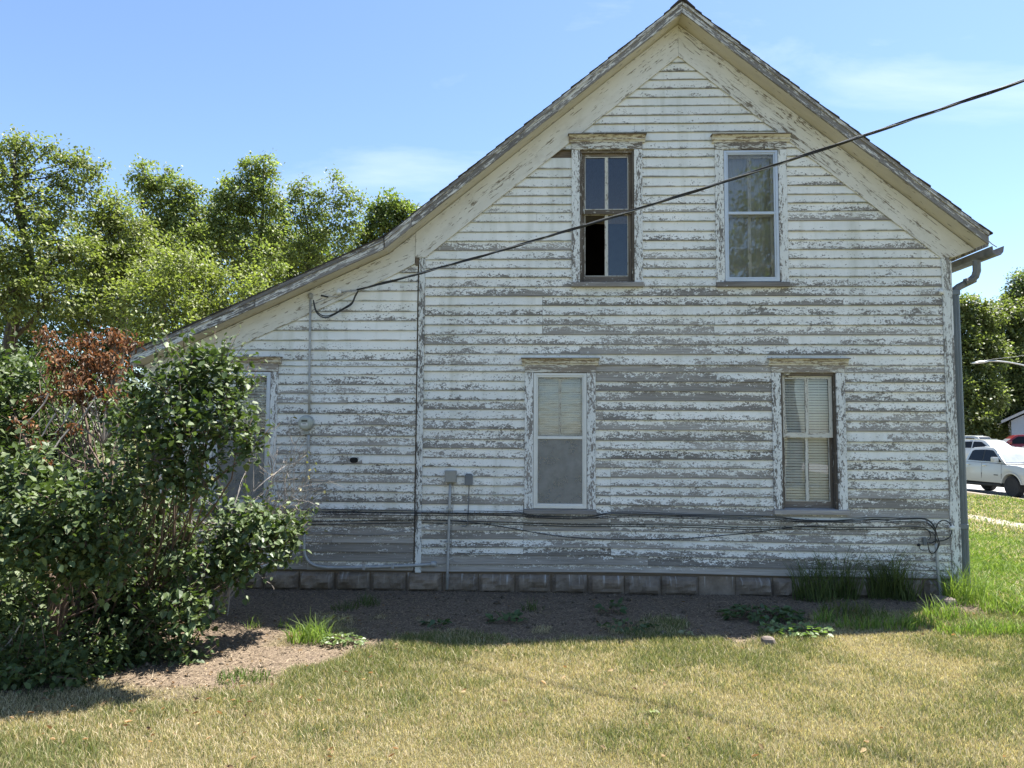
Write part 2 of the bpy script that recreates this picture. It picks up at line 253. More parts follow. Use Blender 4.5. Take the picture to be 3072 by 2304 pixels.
# ---------------------------------------------------------------- mesh helpers
def link(name, me, parent=None):
    o = bpy.data.objects.new(name, me); COL.objects.link(o)
    if parent is not None: o.parent = parent
    return o
def tag(o, label=None, cat=None, group=None, kind=None):
    for k, v in (('label', label), ('category', cat), ('group', group), ('kind', kind)):
        if v: o[k] = v
    return o
def empty(name, loc, label=None, cat=None, group=None, parent=None):
    o = bpy.data.objects.new(name, None); COL.objects.link(o); o.location = loc; o.empty_display_size = .1
    if parent is not None: o.parent = parent
    return tag(o, label, cat, group)
class MB:
    """collects boxes, prisms and tubes given in world space; build() makes one mesh object whose origin is the parent's"""
    def __init__(s): s.v = []; s.f = []
    def add(s, vs, fs):
        b = len(s.v); s.v += [tuple(v) for v in vs]; s.f += [tuple(i + b for i in f) for f in fs]; return s
    def box(s, x0, x1, y0, y1, z0, z1):
        return s.add([(x0, y0, z0), (x1, y0, z0), (x1, y1, z0), (x0, y1, z0), (x0, y0, z1), (x1, y0, z1), (x1, y1, z1), (x0, y1, z1)],
                     [(0, 3, 2, 1), (4, 5, 6, 7), (0, 1, 5, 4), (1, 2, 6, 5), (2, 3, 7, 6), (3, 0, 4, 7)])
    def prism(s, poly, a0, a1, axis='y'):
        """poly in the plane across axis, counter-clockwise seen from the low end"""
        n = len(poly)
        if axis == 'y': f = lambda p, a: (p[0], a, p[1])
        elif axis == 'x': f = lambda p, a: (a, p[0], p[1])
        else: f = lambda p, a: (p[0], p[1], a)
        vs = [f(p, a0) for p in poly] + [f(p, a1) for p in poly]
        return s.add(vs, [tuple(range(n)), tuple(range(2 * n - 1, n - 1, -1))] + [(i, i + n, (i + 1) % n + n, (i + 1) % n) for i in range(n)])
    def tube(s, pts, r, n=6, cap=True):
        pts = [Vector(p) for p in pts]; k = len(pts); rs = r if isinstance(r, (list, tuple)) else [r] * k
        up = None; vs = []
        for i, p in enumerate(pts):
            d = (pts[min(i + 1, k - 1)] - pts[max(i - 1, 0)]); d = d.normalized() if d.length > 1e-9 else Vector((0, 0, 1))
            if up is None: up = Vector((0, 0, 1)) if abs(d.z) < .9 else Vector((1, 0, 0))
            a = d.cross(up); a = a.normalized() if a.length > 1e-6 else d.orthogonal().normalized(); b = a.cross(d).normalized(); up = b
            for j in range(n):
                t = 2 * math.pi * (j + .5) / n; vs.append(p + (a * math.cos(t) + b * math.sin(t)) * rs[i])
        fs = [(i * n + j, i * n + (j + 1) % n, (i + 1) * n + (j + 1) % n, (i + 1) * n + j) for i in range(k - 1) for j in range(n)]
        if cap: fs += [tuple(range(n - 1, -1, -1)), tuple((k - 1) * n + j for j in range(n))]
        return s.add(vs, fs)
    def lathe(s, c, axis, prof, n=20):
        """prof: list of (distance along axis, radius)"""
        ax = Vector(axis).normalized(); a = ax.orthogonal().normalized(); b = ax.cross(a); c = Vector(c); vs = []
        for h, r in prof:
            for j in range(n):
                t = 2 * math.pi * j / n; vs.append(c + ax * h + (a * math.cos(t) + b * math.sin(t)) * r)
        k = len(prof)
        fs = [(i * n + j, i * n + (j + 1) % n, (i + 1) * n + (j + 1) % n, (i + 1) * n + j) for i in range(k - 1) for j in range(n)]
        return s.add(vs, fs + [tuple(range(n - 1, -1, -1)), tuple((k - 1) * n + j for j in range(n))])
    def build(s, name, mat, parent=None, grain=None, smooth=False, bevel=0):
        me = bpy.data.meshes.new(name); off = world_loc(parent)
        me.from_pydata([(v[0] - off[0], v[1] - off[1], v[2] - off[2]) for v in s.v], [], s.f); me.update()
        bm = bmesh.new(); bm.from_mesh(me); bmesh.ops.recalc_face_normals(bm, faces=bm.faces)
        if bevel: bmesh.ops.bevel(bm, geom=[e for e in bm.edges if e.calc_face_angle(0) > .5], offset=bevel, segments=1, affect='EDGES', clamp_overlap=True)
        bm.to_mesh(me); bm.free()
        if grain:
            uvl = me.uv_layers.new(name='UVMap'); g = Vector(grain).normalized(); h = Vector((0, 1, 0)).cross(g)
            if h.length < .1: h = Vector((1, 0, 0))
            co = np.array([v.co for v in me.vertices]); li = np.zeros(len(me.loops), np.int32); me.loops.foreach_get('vertex_index', li)
            c = co[li]; uvv = np.stack([c @ np.array(g), c @ np.array(h) + c[:, 1] * .7], 1); uvl.data.foreach_set('uv', uvv.astype(np.float32).ravel())
        me.materials.append(mat)
        if smooth: me.polygons.foreach_set('use_smooth', [True] * len(me.polygons))
        return link(name, me, parent)
def world_loc(o):
    p = Vector((0, 0, 0))
    while o is not None: p += o.location; o = o.parent
    return p
def np_mesh(name, V, Fq, mat, parent=None, col=None, smooth=False):
    """V (n,3) world, Fq (m,k) indices; col (n,3) point colours"""
    me = bpy.data.meshes.new(name); off = np.array(world_loc(parent)); V = (V - off).astype(np.float32); m, k = Fq.shape
    me.vertices.add(len(V)); me.vertices.foreach_set('co', V.ravel()); me.loops.add(m * k); me.loops.foreach_set('vertex_index', Fq.astype(np.int32).ravel())
    me.polygons.add(m); me.polygons.foreach_set('loop_start', np.arange(0, m * k, k, dtype=np.int32)); me.polygons.foreach_set('loop_total', np.full(m, k, np.int32))
    if smooth: me.polygons.foreach_set('use_smooth', np.ones(m, bool))
    me.update(calc_edges=True)
    if col is not None:
        a = me.color_attributes.new('Col', 'FLOAT_COLOR', 'POINT'); a.data.foreach_set('color', np.concatenate([col, np.ones((len(col), 1))], 1).astype(np.float32).ravel())
    me.materials.append(mat); return link(name, me, parent)
def frames(d, tw):
    """orthonormal frames: d (n,3) forward, tw twist angle -> fwd, side, up"""
    d = d / np.linalg.norm(d, axis=1, keepdims=True); ref = np.where(np.abs(d[:, 2:3]) < .95, np.array([[0, 0, 1.]]), np.array([[1., 0, 0]]))
    s = np.cross(d, ref); s /= np.linalg.norm(s, axis=1, keepdims=True); u = np.cross(s, d); c, sn = np.cos(tw)[:, None], np.sin(tw)[:, None]
    return d, s * c + u * sn, u * c - s * sn
HEART = np.array([(0, 0, 0), (.30, .34, .05), (.68, .25, .03), (1, 0, -.06), (.68, -.25, .03), (.30, -.34, .05), (.45, 0, -.05)])
HEARTF = np.array([(0, 6, 1), (1, 6, 2), (2, 6, 3), (3, 6, 4), (4, 6, 5), (5, 6, 0)])
LEAF4 = np.array([(0, 0, 0), (.5, .3, .07), (1, 0, -.05), (.5, -.3, .07)]); LEAF4F = np.array([(0, 2, 1), (0, 3, 2)])
def leaves(P, D, tw, size, shape, faces):
    f, s, u = frames(D, tw); n = len(P); k = len(shape)
    V = P[:, None] + size[:, None, None] * (shape[None, :, 0:1] * f[:, None] + shape[None, :, 1:2] * s[:, None] + shape[None, :, 2:3] * u[:, None])
    F = (faces[None] + (np.arange(n) * k)[:, None, None]).reshape(-1, faces.shape[1]); return V.reshape(-1, 3), F
def rdir(n):
    d = rng.normal(size=(n, 3)); return d / np.linalg.norm(d, axis=1, keepdims=True)

# ---------------------------------------------------------------- the ground
def gz(x, y):
    x = np.asarray(x, float); y = np.asarray(y, float)
    drop = -.30 * sstep(5.6, 11, x) - .13 * sstep(11, 16.0, x) - .15 * sstep(17.5, 18, x); rise = .59 * sstep(24.5, 31, x)
    near = .02 * (fbm(x * .9, y * .9, 3) - .5) + .035 * np.exp(-((y + .2) / .5) ** 2) * (np.abs(x) < 5.2)
    return drop + rise + near - .02
def soil_mask(x, y):
    """1 on the bare strip along the wall and round the shrubs"""
    x = np.asarray(x, float); y = np.asarray(y, float); n = fbm(x * 2.2, y * 2.2, 11)
    edge = -1.75 + .9 * (n - .5) - 1.55 * sstep(-.9, -2.3, x) + 1.15 * sstep(1.7, 3.2, x)
    a = sstep(-.12, .12, y - edge) * (1 - sstep(4.4, 4.9, x)); a = np.where(y > 1, a * 0, a)
    clump = sstep(.56, .66, fbm(x * 2.6, y * 2.6, 77)); front = sstep(-.75, -1.3, y) * (x > -2.2)
    return a * (1 - .75 * clump * front)
def axis(lo, hi, step, far, grow=1.25):
    c = list(np.arange(lo, hi + 1e-6, step)); s = step
    while c[-1] < far: s *= grow; c.append(c[-1] + s)
    s = step
    while c[0] > -far: s *= grow; c.insert(0, c[0] - s)
    return np.array(c)
gx = axis(-7, 27, .16, 900); gy = axis(-9, 5, .12, 900); GX, GY = np.meshgrid(gx, gy); nx, ny = len(gx), len(gy)
GZ = gz(GX, GY); ii = (np.arange(ny - 1)[:, None] * nx + np.arange(nx - 1)[None]).ravel()
ground = np_mesh('ground', np.stack([GX.ravel(), GY.ravel(), GZ.ravel()], 1), np.stack([ii, ii + 1, ii + nx + 1, ii + nx], 1), M['ground'], smooth=True)
at = ground.data.attributes.new('soil', 'FLOAT', 'POINT'); at.data.foreach_set('value', soil_mask(GX.ravel(), GY.ravel()).astype(np.float32))
tag(ground, kind='structure')
b = MB(); b.box(17.9, 24.3, -80, 160, -.9, -.553); tag(b.build('road', M['asphalt']), kind='structure')
kb = MB(); kb.box(17.6, 17.897, -80, 160, -.9, -.455); tag(kb.build('kerb', M['concrete']), kind='structure')
sw = empty('sidewalk', (11, 0, 0)); tag(sw, kind='structure')
for i in range(22):
    y0 = 2 + i * 1.5; z = float(gz(11.3, y0 + .7)) + .012 + random.uniform(-.006, .006)
    MB().box(10.85, 11.75, y0 + .006, y0 + 1.494, z - .12, z + .012).build('paving_slab', M['concrete'], sw, bevel=.008)
b = MB(); b.box(27.2, 48, 33, 60, -.4, .062); tag(b.build('driveway', M['concrete']), kind='structure')

# ---------------------------------------------------------------- the house
house = empty('old_house', (1.6, 0, 0), 'weathered white clapboard house with peeling paint, steep gable and lean-to', 'house')
XJ, XC, XL = -1.40, 4.58, -4.36; YB = 9.0
AP = (1.587, 6.54); BR = (-1.751, 3.844); RT = (4.86, 6.54 - .8145 * (4.86 - 1.587)); LT = (-4.60, 3.844 - .459 * (4.60 - 1.751))
def soff(x):
    if x >= AP[0]: return AP[1] - .8145 * (x - AP[0])
    if x >= BR[0]: return AP[1] - .8077 * (AP[0] - x)
    return BR[1] - .459 * (BR[0] - x)
RG = [.224, .303, .408, .495, .587, .683, .77, .872, .976, 1.081, 1.187, 1.288, 1.398, 1.497, 1.604, 1.705, 1.822, 1.933, 2.044, 2.151, 2.259, 2.367, 2.479, 2.554, 2.678, 2.787, 2.901, 3.01, 3.122, 3.235, 3.345, 3.451, 3.561, 3.664, 3.771, 3.878, 3.985, 4.089, 4.208, 4.316, 4.413, 4.514, 4.617, 4.728, 4.835, 4.959, 5.057, 5.152, 5.255, 5.358, 5.459, 5.568, 5.667, 5.772, 5.879, 5.978, 6.08, 6.2]
RL = [.231, .327, .431, .531, .622, .721, .81, .896, .993, 1.106, 1.211, 1.312, 1.419, 1.527, 1.629, 1.736, 1.86, 1.989, 2.109, 2.218, 2.321, 2.436, 2.536, 2.601, 2.718, 2.832, 2.946, 3.057, 3.167, 3.289, 3.404, 3.511, 3.62, 3.73]
# openings: x0, x1 of the casing outside, casing width, opening bottom and top, cap top
WIN = [dict(k='open', x0=.352, x1=1.162, cw=.093, zb=3.503, zt=5.05, cap=5.22, wall='g'),
       dict(k='storm', x0=1.99, x1=2.80, cw=.096, zb=3.50, zt=5.035, cap=5.205, wall='g'),
       dict(k='stormblind', x0=-.176, x1=.622, cw=.096, zb=.935, zt=2.468, cap=2.635, wall='g'),
       dict(k='sash', x0=2.588, x1=3.392, cw=.098, zb=.958, zt=2.473, cap=2.637, wall='g'),
       dict(k='stormlean', x0=-3.83, x1=-3.012, cw=.08, zb=.95, zt=2.471, cap=2.64, wall='l')]
for w in WIN: w['o0'] = w['x0'] + w['cw']; w['o1'] = w['x1'] - w['cw']
def sag(x, z): return .028 * math.exp(-((x - .9) / 1.6) ** 2) * max(0, 1 - z / 1.3)
def board(x0, x1, z0, z1, peel, parent, rz=None):
    """one wedge-shaped clapboard"""
    n = max(1, int((x1 - x0) / .55)); vs = []; fs = []; uv = []
    j = random.uniform(-.0015, .0015); tilt = random.uniform(-.002, .002); th = .021 + random.uniform(-.003, .004); ends = [random.uniform(-.002, .001) for _ in range(2)]
    for i in range(n + 1):
        x = x0 + (x1 - x0) * i / n; wob = j + tilt * (i / n - .5) + random.uniform(-.0012, .0012)
        s0 = sag(x, z0); s1 = sag(x, z1); zb = z0 + wob + s0; ztp = z1 + .006 + s1
        vs += [(x, -th + random.uniform(-.0015, .0015), zb), (x, .003, zb), (x, .003, ztp), (x, -.0055, ztp)]
    for i in range(n):
        a = i * 4; b = a + 4; fs += [(a, b, b + 3, a + 3), (a + 1, b + 1, b, a), (a + 2, b + 2, b + 1, a + 1), (a + 3, b + 3, b + 2, a + 2)]
    fs += [(0, 3, 2, 1), (n * 4, n * 4 + 1, n * 4 + 2, n * 4 + 3)]
    off = world_loc(parent); me = bpy.data.meshes.new('siding_board'); me.from_pydata([(v[0] - off.x, v[1] - off.y, v[2] - off.z) for v in vs], [], fs); me.update()
    uvl = me.uv_layers.new(name='UVMap')
    for l in me.loops:
        q = vs[l.vertex_index]; uvl.data[l.index].uv = (q[0], (0 if l.vertex_index % 4 in (0, 1) else 1) * .1)
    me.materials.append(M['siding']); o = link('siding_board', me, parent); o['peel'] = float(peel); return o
def peelv(x, z, wall):
    r = random.gauss(0, .10)
    if wall == 'g':
        p = .12 + .16 * float(sstep(4.6, 3.4, z)) + .09 * float(sstep(3.6, 2.9, z))
        p += .17 * math.exp(-((x - 1.6) / 1.0) ** 2) * float(sstep(2.7, 2.4, z)) * float(sstep(1.2, 1.6, z))
        p += .10 * float(sstep(3.3, 4.4, x)) - .10 * float(sstep(-.5, -1.2, x)) * float(sstep(1.2, 2.0, z)); p += .16 * float(sstep(1.25, .6, z)) + .25 * float(sstep(.45, .3, z)) * float(sstep(3, 2, x))
        p += .10 * float(sstep(5.2, 4.6, z)) * float(sstep(1.9, 1.4, x)) * float(sstep(1.0, 1.3, x))
    else: p = .20 + .14 * float(sstep(3.0, 2.3, z)) + .12 * float(sstep(2.2, 1.2, z)) + .17 * float(sstep(.95, .6, z))
    return p + r
def cut(ivs, a, b):
    out = []
    for p, q in ivs:
        if b <= p or a >= q: out.append((p, q)); continue
        if a > p: out.append((p, a))
        if b < q: out.append((b, q))
    return out
def lay(rows, xa, xb, wall, parent, frz, joints):
    for i in range(len(rows) - 1):
        z0, z1 = rows[i], rows[i + 1]; zm = (z0 + z1) / 2
        # ends run a hand's breadth behind the frieze board
        if wall == 'g':
            dz = (AP[1] - .22) - z1
            if dz < .02: continue
            lo, hi = max(xa, AP[0] - dz / .8077), min(xb, AP[0] + dz / .8145)
        else:
            lo, hi = xa, xb
            if soff(lo) - .17 < z1: lo = BR[0] - (BR[1] - .17 - z1) / .459
        if hi - lo < .1: continue
        ivs = [(lo, hi)]; extra = []
        for w in WIN:
            if w['wall'] != wall: continue
            if z1 > w['zb'] + .001 and z0 < w['zt'] + .02:
                ivs = cut(ivs, w['x0'] + .02, w['x1'] - .02)
                if z0 < w['zb'] - .012: extra.append((w['x0'] + .02, w['x1'] - .02, z0, w['zb'] - .008))
        js = [x for x, a, bb in joints if a < zm < bb]
        if not js and random.random() < .55: js = [random.uniform(lo + .5, hi - .5)] if hi - lo > 2 else []
        if wall == 'g' and 2.6 < zm < 3.5: js.append(random.uniform(1.9, 4.0))
        for x in js: ivs = cut(ivs, x - .0012, x + .0012)
        for p, q in ivs:
            if q - p < .03: continue
            if wall == 'g' and abs(zm - 5.005) < .05 and q < .5: continue       # the missing board by the open window
            pe = peelv((p + q) / 2, zm, wall)
            if wall == 'g' and -.2 < p < .7 and q < .95 and .4 < zm < .8: pe = .62 + random.uniform(-.1, .25)
            board(p, q, z0, z1, pe, parent)
        for e in extra: board(*e, .5, parent)
def backing(rows, lo_f, hi_f, ztop, wall, name, parent):
    zs = sorted(set([0.0] + list(rows) + [w[k] for w in WIN if w['wall'] == wall for k in ('zb', 'zt')] + [ztop])); b = MB()
    for z0, z1 in zip(zs, zs[1:]):
        ivs = [(lo_f(z1), hi_f(z1))]
        for w in WIN:
            if w['wall'] == wall and z0 >= w['zb'] - .001 and z1 <= w['zt'] + .001: ivs = cut(ivs, w['o0'], w['o1'])
        for p, q in ivs:
            if q - p > .02: b.box(p, q, .008, .10, z0, z1)
    return b.build(name, M['sheath'], parent)
gw = backing(RG, lambda z: max(XJ + .02, AP[0] - (AP[1] - .1 - z) / .8077), lambda z: min(XC - .02, AP[0] + (AP[1] - .1 - z) / .8145), 6.25, 'g', 'gable_wall', house)
lw = backing(RL, lambda z: max(XL + .02, BR[0] - (BR[1] - .1 - z) / .459) if z > 2.5 else XL + .02, lambda z: XJ - .04, 3.7, 'l', 'lean_to_wall', house)
lay(RG, XJ + .068, XC - .088, 'g', gw, .3, [(.79, .42, 1.75), (-.185, .42, .94), (.02, 2.9, 3.35), (1.2, .30, .42), (2.9, .2, .3)])
lay(RL, XL + .06, XJ - .019, 'l', lw, .3, [(-2.35, .5, .72), (-2.2, 2.1, 2.23), (-2.2, 1.86, 1.99), (-2.02, 1.42, 1.53), (-2.42, 1.1, 1.21)])
# corner boards
MB().box(XJ, XJ + .07, -.032, .004, .215, 3.82).build('corner_board', M['corner'], house, (0, 0, 1), bevel=.003)
MB().box(XJ - .017, XJ - .003, -.004, .006, .215, 3.80).build('corner_strip', M['oldsash'], house, (0, 0, 1))
MB().box(XC - .088, XC, -.030, .004, .16, 3.80).build('corner_board', M['corner'], house, (0, 0, 1), bevel=.003)
MB().box(XC + .002, XC + .022, -.030, .09, .16, 3.74).build('corner_board', M['corner'], house, (0, 0, 1), bevel=.003)
MB().box(XL, XL + .06, -.030, .004, .16, 2.62).build('corner_board', M['corner'], house, (0, 0, 1), bevel=.003)
# the other walls (side, back) and floors close the house
b = MB(); b.box(XC - .10, XC - .004, .102, YB, 0, 4.05); b.box(XL + .02, XC - .102, YB - .1, YB - .002, 0, 4.0); b.box(XL + .004, XL + .1, .102, YB - .102, 0, 2.55); b.build('side_wall', M['sheath'], house)
b = MB()
for z0, z1 in zip(RG, RG[1:]):
    if z1 < 3.85: b.add([(XC + .019, .1, z0), (XC + .019, YB, z0), (XC + .004, YB, z1 + .004), (XC + .004, .1, z1 + .004), (XC - .003, .1, z0), (XC - .003, YB, z0), (XC - .003, YB, z1 + .004), (XC - .003, .1, z1 + .004)],
                        [(0, 1, 2, 3), (4, 7, 6, 5), (0, 4, 5, 1), (3, 2, 6, 7), (0, 3, 7, 4), (1, 5, 6, 2)])
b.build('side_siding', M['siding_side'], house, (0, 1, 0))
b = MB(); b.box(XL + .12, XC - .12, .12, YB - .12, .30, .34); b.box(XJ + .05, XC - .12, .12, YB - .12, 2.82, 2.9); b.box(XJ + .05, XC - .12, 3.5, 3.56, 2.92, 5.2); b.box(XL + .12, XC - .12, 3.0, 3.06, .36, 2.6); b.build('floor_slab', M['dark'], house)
# foundation: rock-face blocks
fd = MB(); fd.box(XL + .03, XC - .03, .016, .2, -.3, .218); fdo = fd.build('foundation', M['mortar'], house)
fd2 = MB(); fd2.box(XC - .05, XC - .005, .21, YB, -.3, .216); fd2.build('foundation_side', M['mortar'], house)
def block_mesh(k, flat=False):
    nx_, nz_ = 9, 6; vs = []; fs = []; rr = random.Random(k); ph = rr.uniform(0, 6)
    for j in range(nz_ + 1):
        for i in range(nx_ + 1):
            u, v = i / nx_, j / nz_; e = min(u, 1 - u, v * .55, (1 - v) * .55) * 9; e = min(1, max(0, e))
            d = 0 if flat else e * (.026 + .075 * (vnoise(u * 3.1 + k * 7, v * 2.2 + ph, k) ** 1.2) + .012 * rr.uniform(-.5, 1))
            vs.append(((u - .5) * .394, -.002 - float(d), v * .203))
    for j in range(nz_):
        for i in range(nx_): a = j * (nx_ + 1) + i; fs.append((a, a + 1, a + nx_ + 2, a + nx_ + 1))
    n = len(vs); vs += [(-.197, .03, 0), (.197, .03, 0), (.197, .03, .203), (-.197, .03, .203)]
    L = [j * (nx_ + 1) for j in range(nz_ + 1)]; Rr = [j * (nx_ + 1) + nx_ for j in range(nz_ + 1)]; B = list(range(nx_ + 1)); T = [nz_ * (nx_ + 1) + i for i in range(nx_ + 1)]
    fs += [tuple([n] + L[:0:-1][::-1][::-1] + [L[0]]) if False else tuple([n, n + 3] + L[::-1]), tuple([n + 1] + Rr + [n + 2]), tuple([n, *B, n + 1]), tuple([n + 3, n + 2, *T[::-1]])]
    me = bpy.data.meshes.new('block'); me.from_pydata(vs, [], fs); me.materials.append(M['block']); return me
bms = [block_mesh(k) for k in range(7)]; bflat = block_mesh(9, True)
x = XL + .22; i = 0
while x < XC - .15:
    me = bflat if i in (15,) else bms[(i * 3 + i // 4) % 7]; o = link('block', me, fdo); o.location = Vector((x, .006 + random.uniform(-.004, .004), .004 + random.uniform(-.004, .004))) - world_loc(fdo)
    o.scale.x = random.uniform(.985, 1.0) * (1 if i % 5 else .99); x += .4065; i += 1

# ---- windows
def window(w):
    wx = empty('window', Vector((0, 0, 0)) + Vector(((w['x0'] + w['x1']) / 2, 0, w['zb'])) - house.location, parent=house)
    x0, x1, o0, o1, zb, zt, cap = (w[k] for k in ('x0', 'x1', 'o0', 'o1', 'zb', 'zt', 'cap'))
    MB().box(x0, o0, -.036, .006, zb, zt).build('casing', M['casing'], wx, (0, 0, 1), bevel=.003)
    MB().box(o1, x1, -.036, .006, zb, zt).build('casing', M['casing'], wx, (0, 0, 1), bevel=.003)
    hb = (cap - zt) * .50
    MB().box(x0 - .002, x1 + .002, -.040, .006, zt + .001, zt + hb).build('head_casing', M['head'], wx, (1, 0, 0), bevel=.003)
    e = .045; z = zt + hb; h = cap - z - .012
    m = MB(); m.prism([(.004, z), (-.043, z), (-.046, z + h * .22), (-.060, z + h * .30), (-.064, z + h * .62), (-.088, z + h * .95), (-.090, z + h), (.004, z + h)], x0 - e * .75, x1 + e * .75, 'x')
    c = m.build('cap_moulding', M['cap'], wx, (1, 0, 0))
    MB().prism([(.004, cap - .012), (-.105, cap - .013), (-.105, cap - .004), (.004, cap + .004)], x0 - e, x1 + e, 'x').build('cap_board', M['oldsash'] if w['wall'] == 'l' or cap > 4 else M['sillwood'], wx, (1, 0, 0))
    MB().prism([(.10, zb + .012), (-.062, zb - .004), (-.062, zb - .056), (-.004, zb - .056), (.10, zb - .03)], x0 - .004, x1 + .006, 'x').build('sill', M['sillwood'], wx, (1, 0, 0), bevel=.003)
    # jambs lining the opening
    for a, bx in ((o0, o0 + .024), (o1 - .024, o1)): MB().box(a, bx, -.012, .10, zb + .006, zt).build('jamb', M['oldsash'], wx, (0, 0, 1))
    MB().box(o0 + .024, o1 - .024, -.010, .10, zt - .028, zt).build('jamb_head', M['oldsash'], wx, (1, 0, 0))
    a, c2 = o0 + .026, o1 - .026; zmid = zb + (zt - zb) * .535 if w['k'] in ('open', 'sash') else zb + (zt - zb) * .52
    def sash(za, zc, y, mat, thick=.034, st=.036, top=.036, bot=.05, munt=True, skip=()):
        MB().box(a, a + st, y, y + thick, za, zc).build('sash_stile', mat, wx, (0, 0, 1)); MB().box(c2 - st, c2, y, y + thick, za, zc).build('sash_stile', mat, wx, (0, 0, 1))
        MB().box(a + st, c2 - st, y + .001, y + thick - .001, zc - top, zc).build('sash_rail', mat, wx, (1, 0, 0)); MB().box(a + st, c2 - st, y + .001, y + thick - .001, za, za + bot).build('sash_rail', mat, wx, (1, 0, 0))
        mid = (a + c2) / 2
        if munt: MB().box(mid - .012, mid + .012, y + .002, y + thick - .004, za + bot, zc - top).build('muntin', M['sashpaint'], wx, (0, 0, 1))
        xs = [(a + st, mid - .012), (mid + .012, c2 - st)]
        for q, (p0, p1) in enumerate(xs):
            # putty line round each light
            m = MB(); t = .007
            m.box(p0, p0 + t, y - .001, y + .006, za + bot, zc - top); m.box(p1 - t, p1, y - .001, y + .006, za + bot, zc - top); m.box(p0 + t, p1 - t, y - .001, y + .006, za + bot, za + bot + t); m.box(p0 + t, p1 - t, y - .001, y + .006, zc - top - t, zc - top)
            m.build('putty', M['sashpaint'], wx, (0, 0, 1))
            if q in skip: continue
            MB().box(p0 + .001, p1 - .001, y + .012, y + .015, za + bot + .001, zc - top - .001).build('pane', M['glass'], wx)
    if w['k'] == 'open':
        sash(zmid - .018, zt - .03, .028, M['oldsash']); sash(zb + .012, zmid + .02, .064, M['oldsash'], bot=.075, skip=(0,))
    elif w['k'] == 'sash':
        sash(zmid - .018, zt - .03, .028, M['sashpaint'], st=.03, top=.03); sash(zb + .012, zmid + .02, .064, M['oldsash'], bot=.07, st=.03)
    else:
        sash(zmid - .018, zt - .03, .045, M['sashpaint'], thick=.022); sash(zb + .012, zmid + .02, .070, M['sashpaint'], thick=.022, bot=.06)
        fm = M['alum_white'] if w['k'] == 'stormblind' else M['alum']; y0, y1 = -.030, .004; f = .030; p, q, r, s = o0 + .004, o1 - .004, zb + .008, zt - .006
        m = MB()
        for k, (yy, ff) in enumerate(((y0, f), (y0 + .008, f + .018))):
            m.box(p + k * f, p + ff, yy, y1 - .001 * k, r, s); m.box(q - ff, q - k * f, yy, y1 - .001 * k, r, s)
            m.box(p + ff, q - ff, yy, y1 - .001 * k, s - ff, s - k * f); m.box(p + ff, q - ff, yy, y1 - .001 * k, r + k * f, r + ff + .004)
        m.build('storm_frame', fm, wx, bevel=.002); g = f + .018
        MB().box(p + g, q - g, y0 + .004, y1, zmid - .016, zmid + .016).build('storm_rail', fm, wx, bevel=.002)
        gm = M['glass_wavy'] if w['k'] == 'stormblind' else M['glass_dusty']
        MB().box(p + g, q - g, -.012, -.009, zmid + .016, s - g).build('pane', gm, wx); MB().box(p + g, q - g, -.004, -.001, r + g + .004, zmid - .016).build('pane', gm, wx)
        if w['k'] != 'storm': MB().box(p + g, q - g, -.0150, -.0140, r + g + .004, zmid - .016).build('screen', M['screen'], wx)
    return wx
for w in WIN: window(w)
# storm hangers: small bright clips on the upper heads
for px, py in ((1771, 444), (1874, 444), (2199, 443), (2301, 443)):
    p = on_wall(px, py, -.042); m = MB(); m.box(p.x - .022, p.x - .012, -.058, -.0405, p.z - .012, p.z + .012); m.box(p.x + .012, p.x + .022, -.058, -.0405, p.z - .012, p.z + .012); m.box(p.x - .012, p.x + .012, -.052, -.0405, p.z - .004, p.z + .004); m.build('storm_hanger', M['white'], house)
# blinds and curtains just behind the glass
def blind(w, label, pitch=.030, tilt=1.2, mess=0.0):
    a, c = w['o0'] + .03, w['o1'] - .03; e = empty('window_blind', ((a + c) / 2, .125, w['zb']), label, 'window blind')
    n = int((w['zt'] - w['zb'] - .05) / pitch); me = None
    MB().box(a, c, .112, .14, w['zt'] - .035, w['zt'] - .004).build('headrail', M['blind'], e)
    hw = (c - a) / 2 - .002; dy, dz = .0125 * math.cos(tilt), .0125 * math.sin(tilt)
    me = bpy.data.meshes.new('slat'); t = .0009
    me.from_pydata([(-hw, -dy, -dz), (hw, -dy, -dz), (hw, 0, t * 2), (-hw, 0, t * 2), (hw, dy, dz), (-hw, dy, dz), (-hw, -dy, -dz - t), (hw, -dy, -dz - t), (hw, dy, dz - t), (-hw, dy, dz - t)], [], [(0, 1, 2, 3), (3, 2, 4, 5), (6, 9, 8, 7), (0, 6, 7, 1), (5, 4, 8, 9)]); me.materials.append(M['blind'])
    for i in range(n):
        o = link('slat', me, e); o.location = (0, 0, .03 + i * pitch + random.uniform(-.001, .001)); o.rotation_euler = (random.uniform(-.06, .06) + mess * random.uniform(-.4, .4), random.uniform(-.004, .004) * (1 + 4 * mess), 0)
    for k in (-.6, .6): MB().box((a + c) / 2 + hw * k - .001, (a + c) / 2 + hw * k + .001, .1085, .1105, w['zb'] + .02, w['zt'] - .04).build('cord', M['blind'], e)
blind(WIN[3], 'cream slatted blind behind the lower right bare-wood window', .030)
blind(WIN[2], 'pale slatted blind behind the rippled glass of the lower left gable window', .026, mess=.25)
blind(WIN[4], 'dim slatted blind behind the lean-to window by the shrubs', .032)
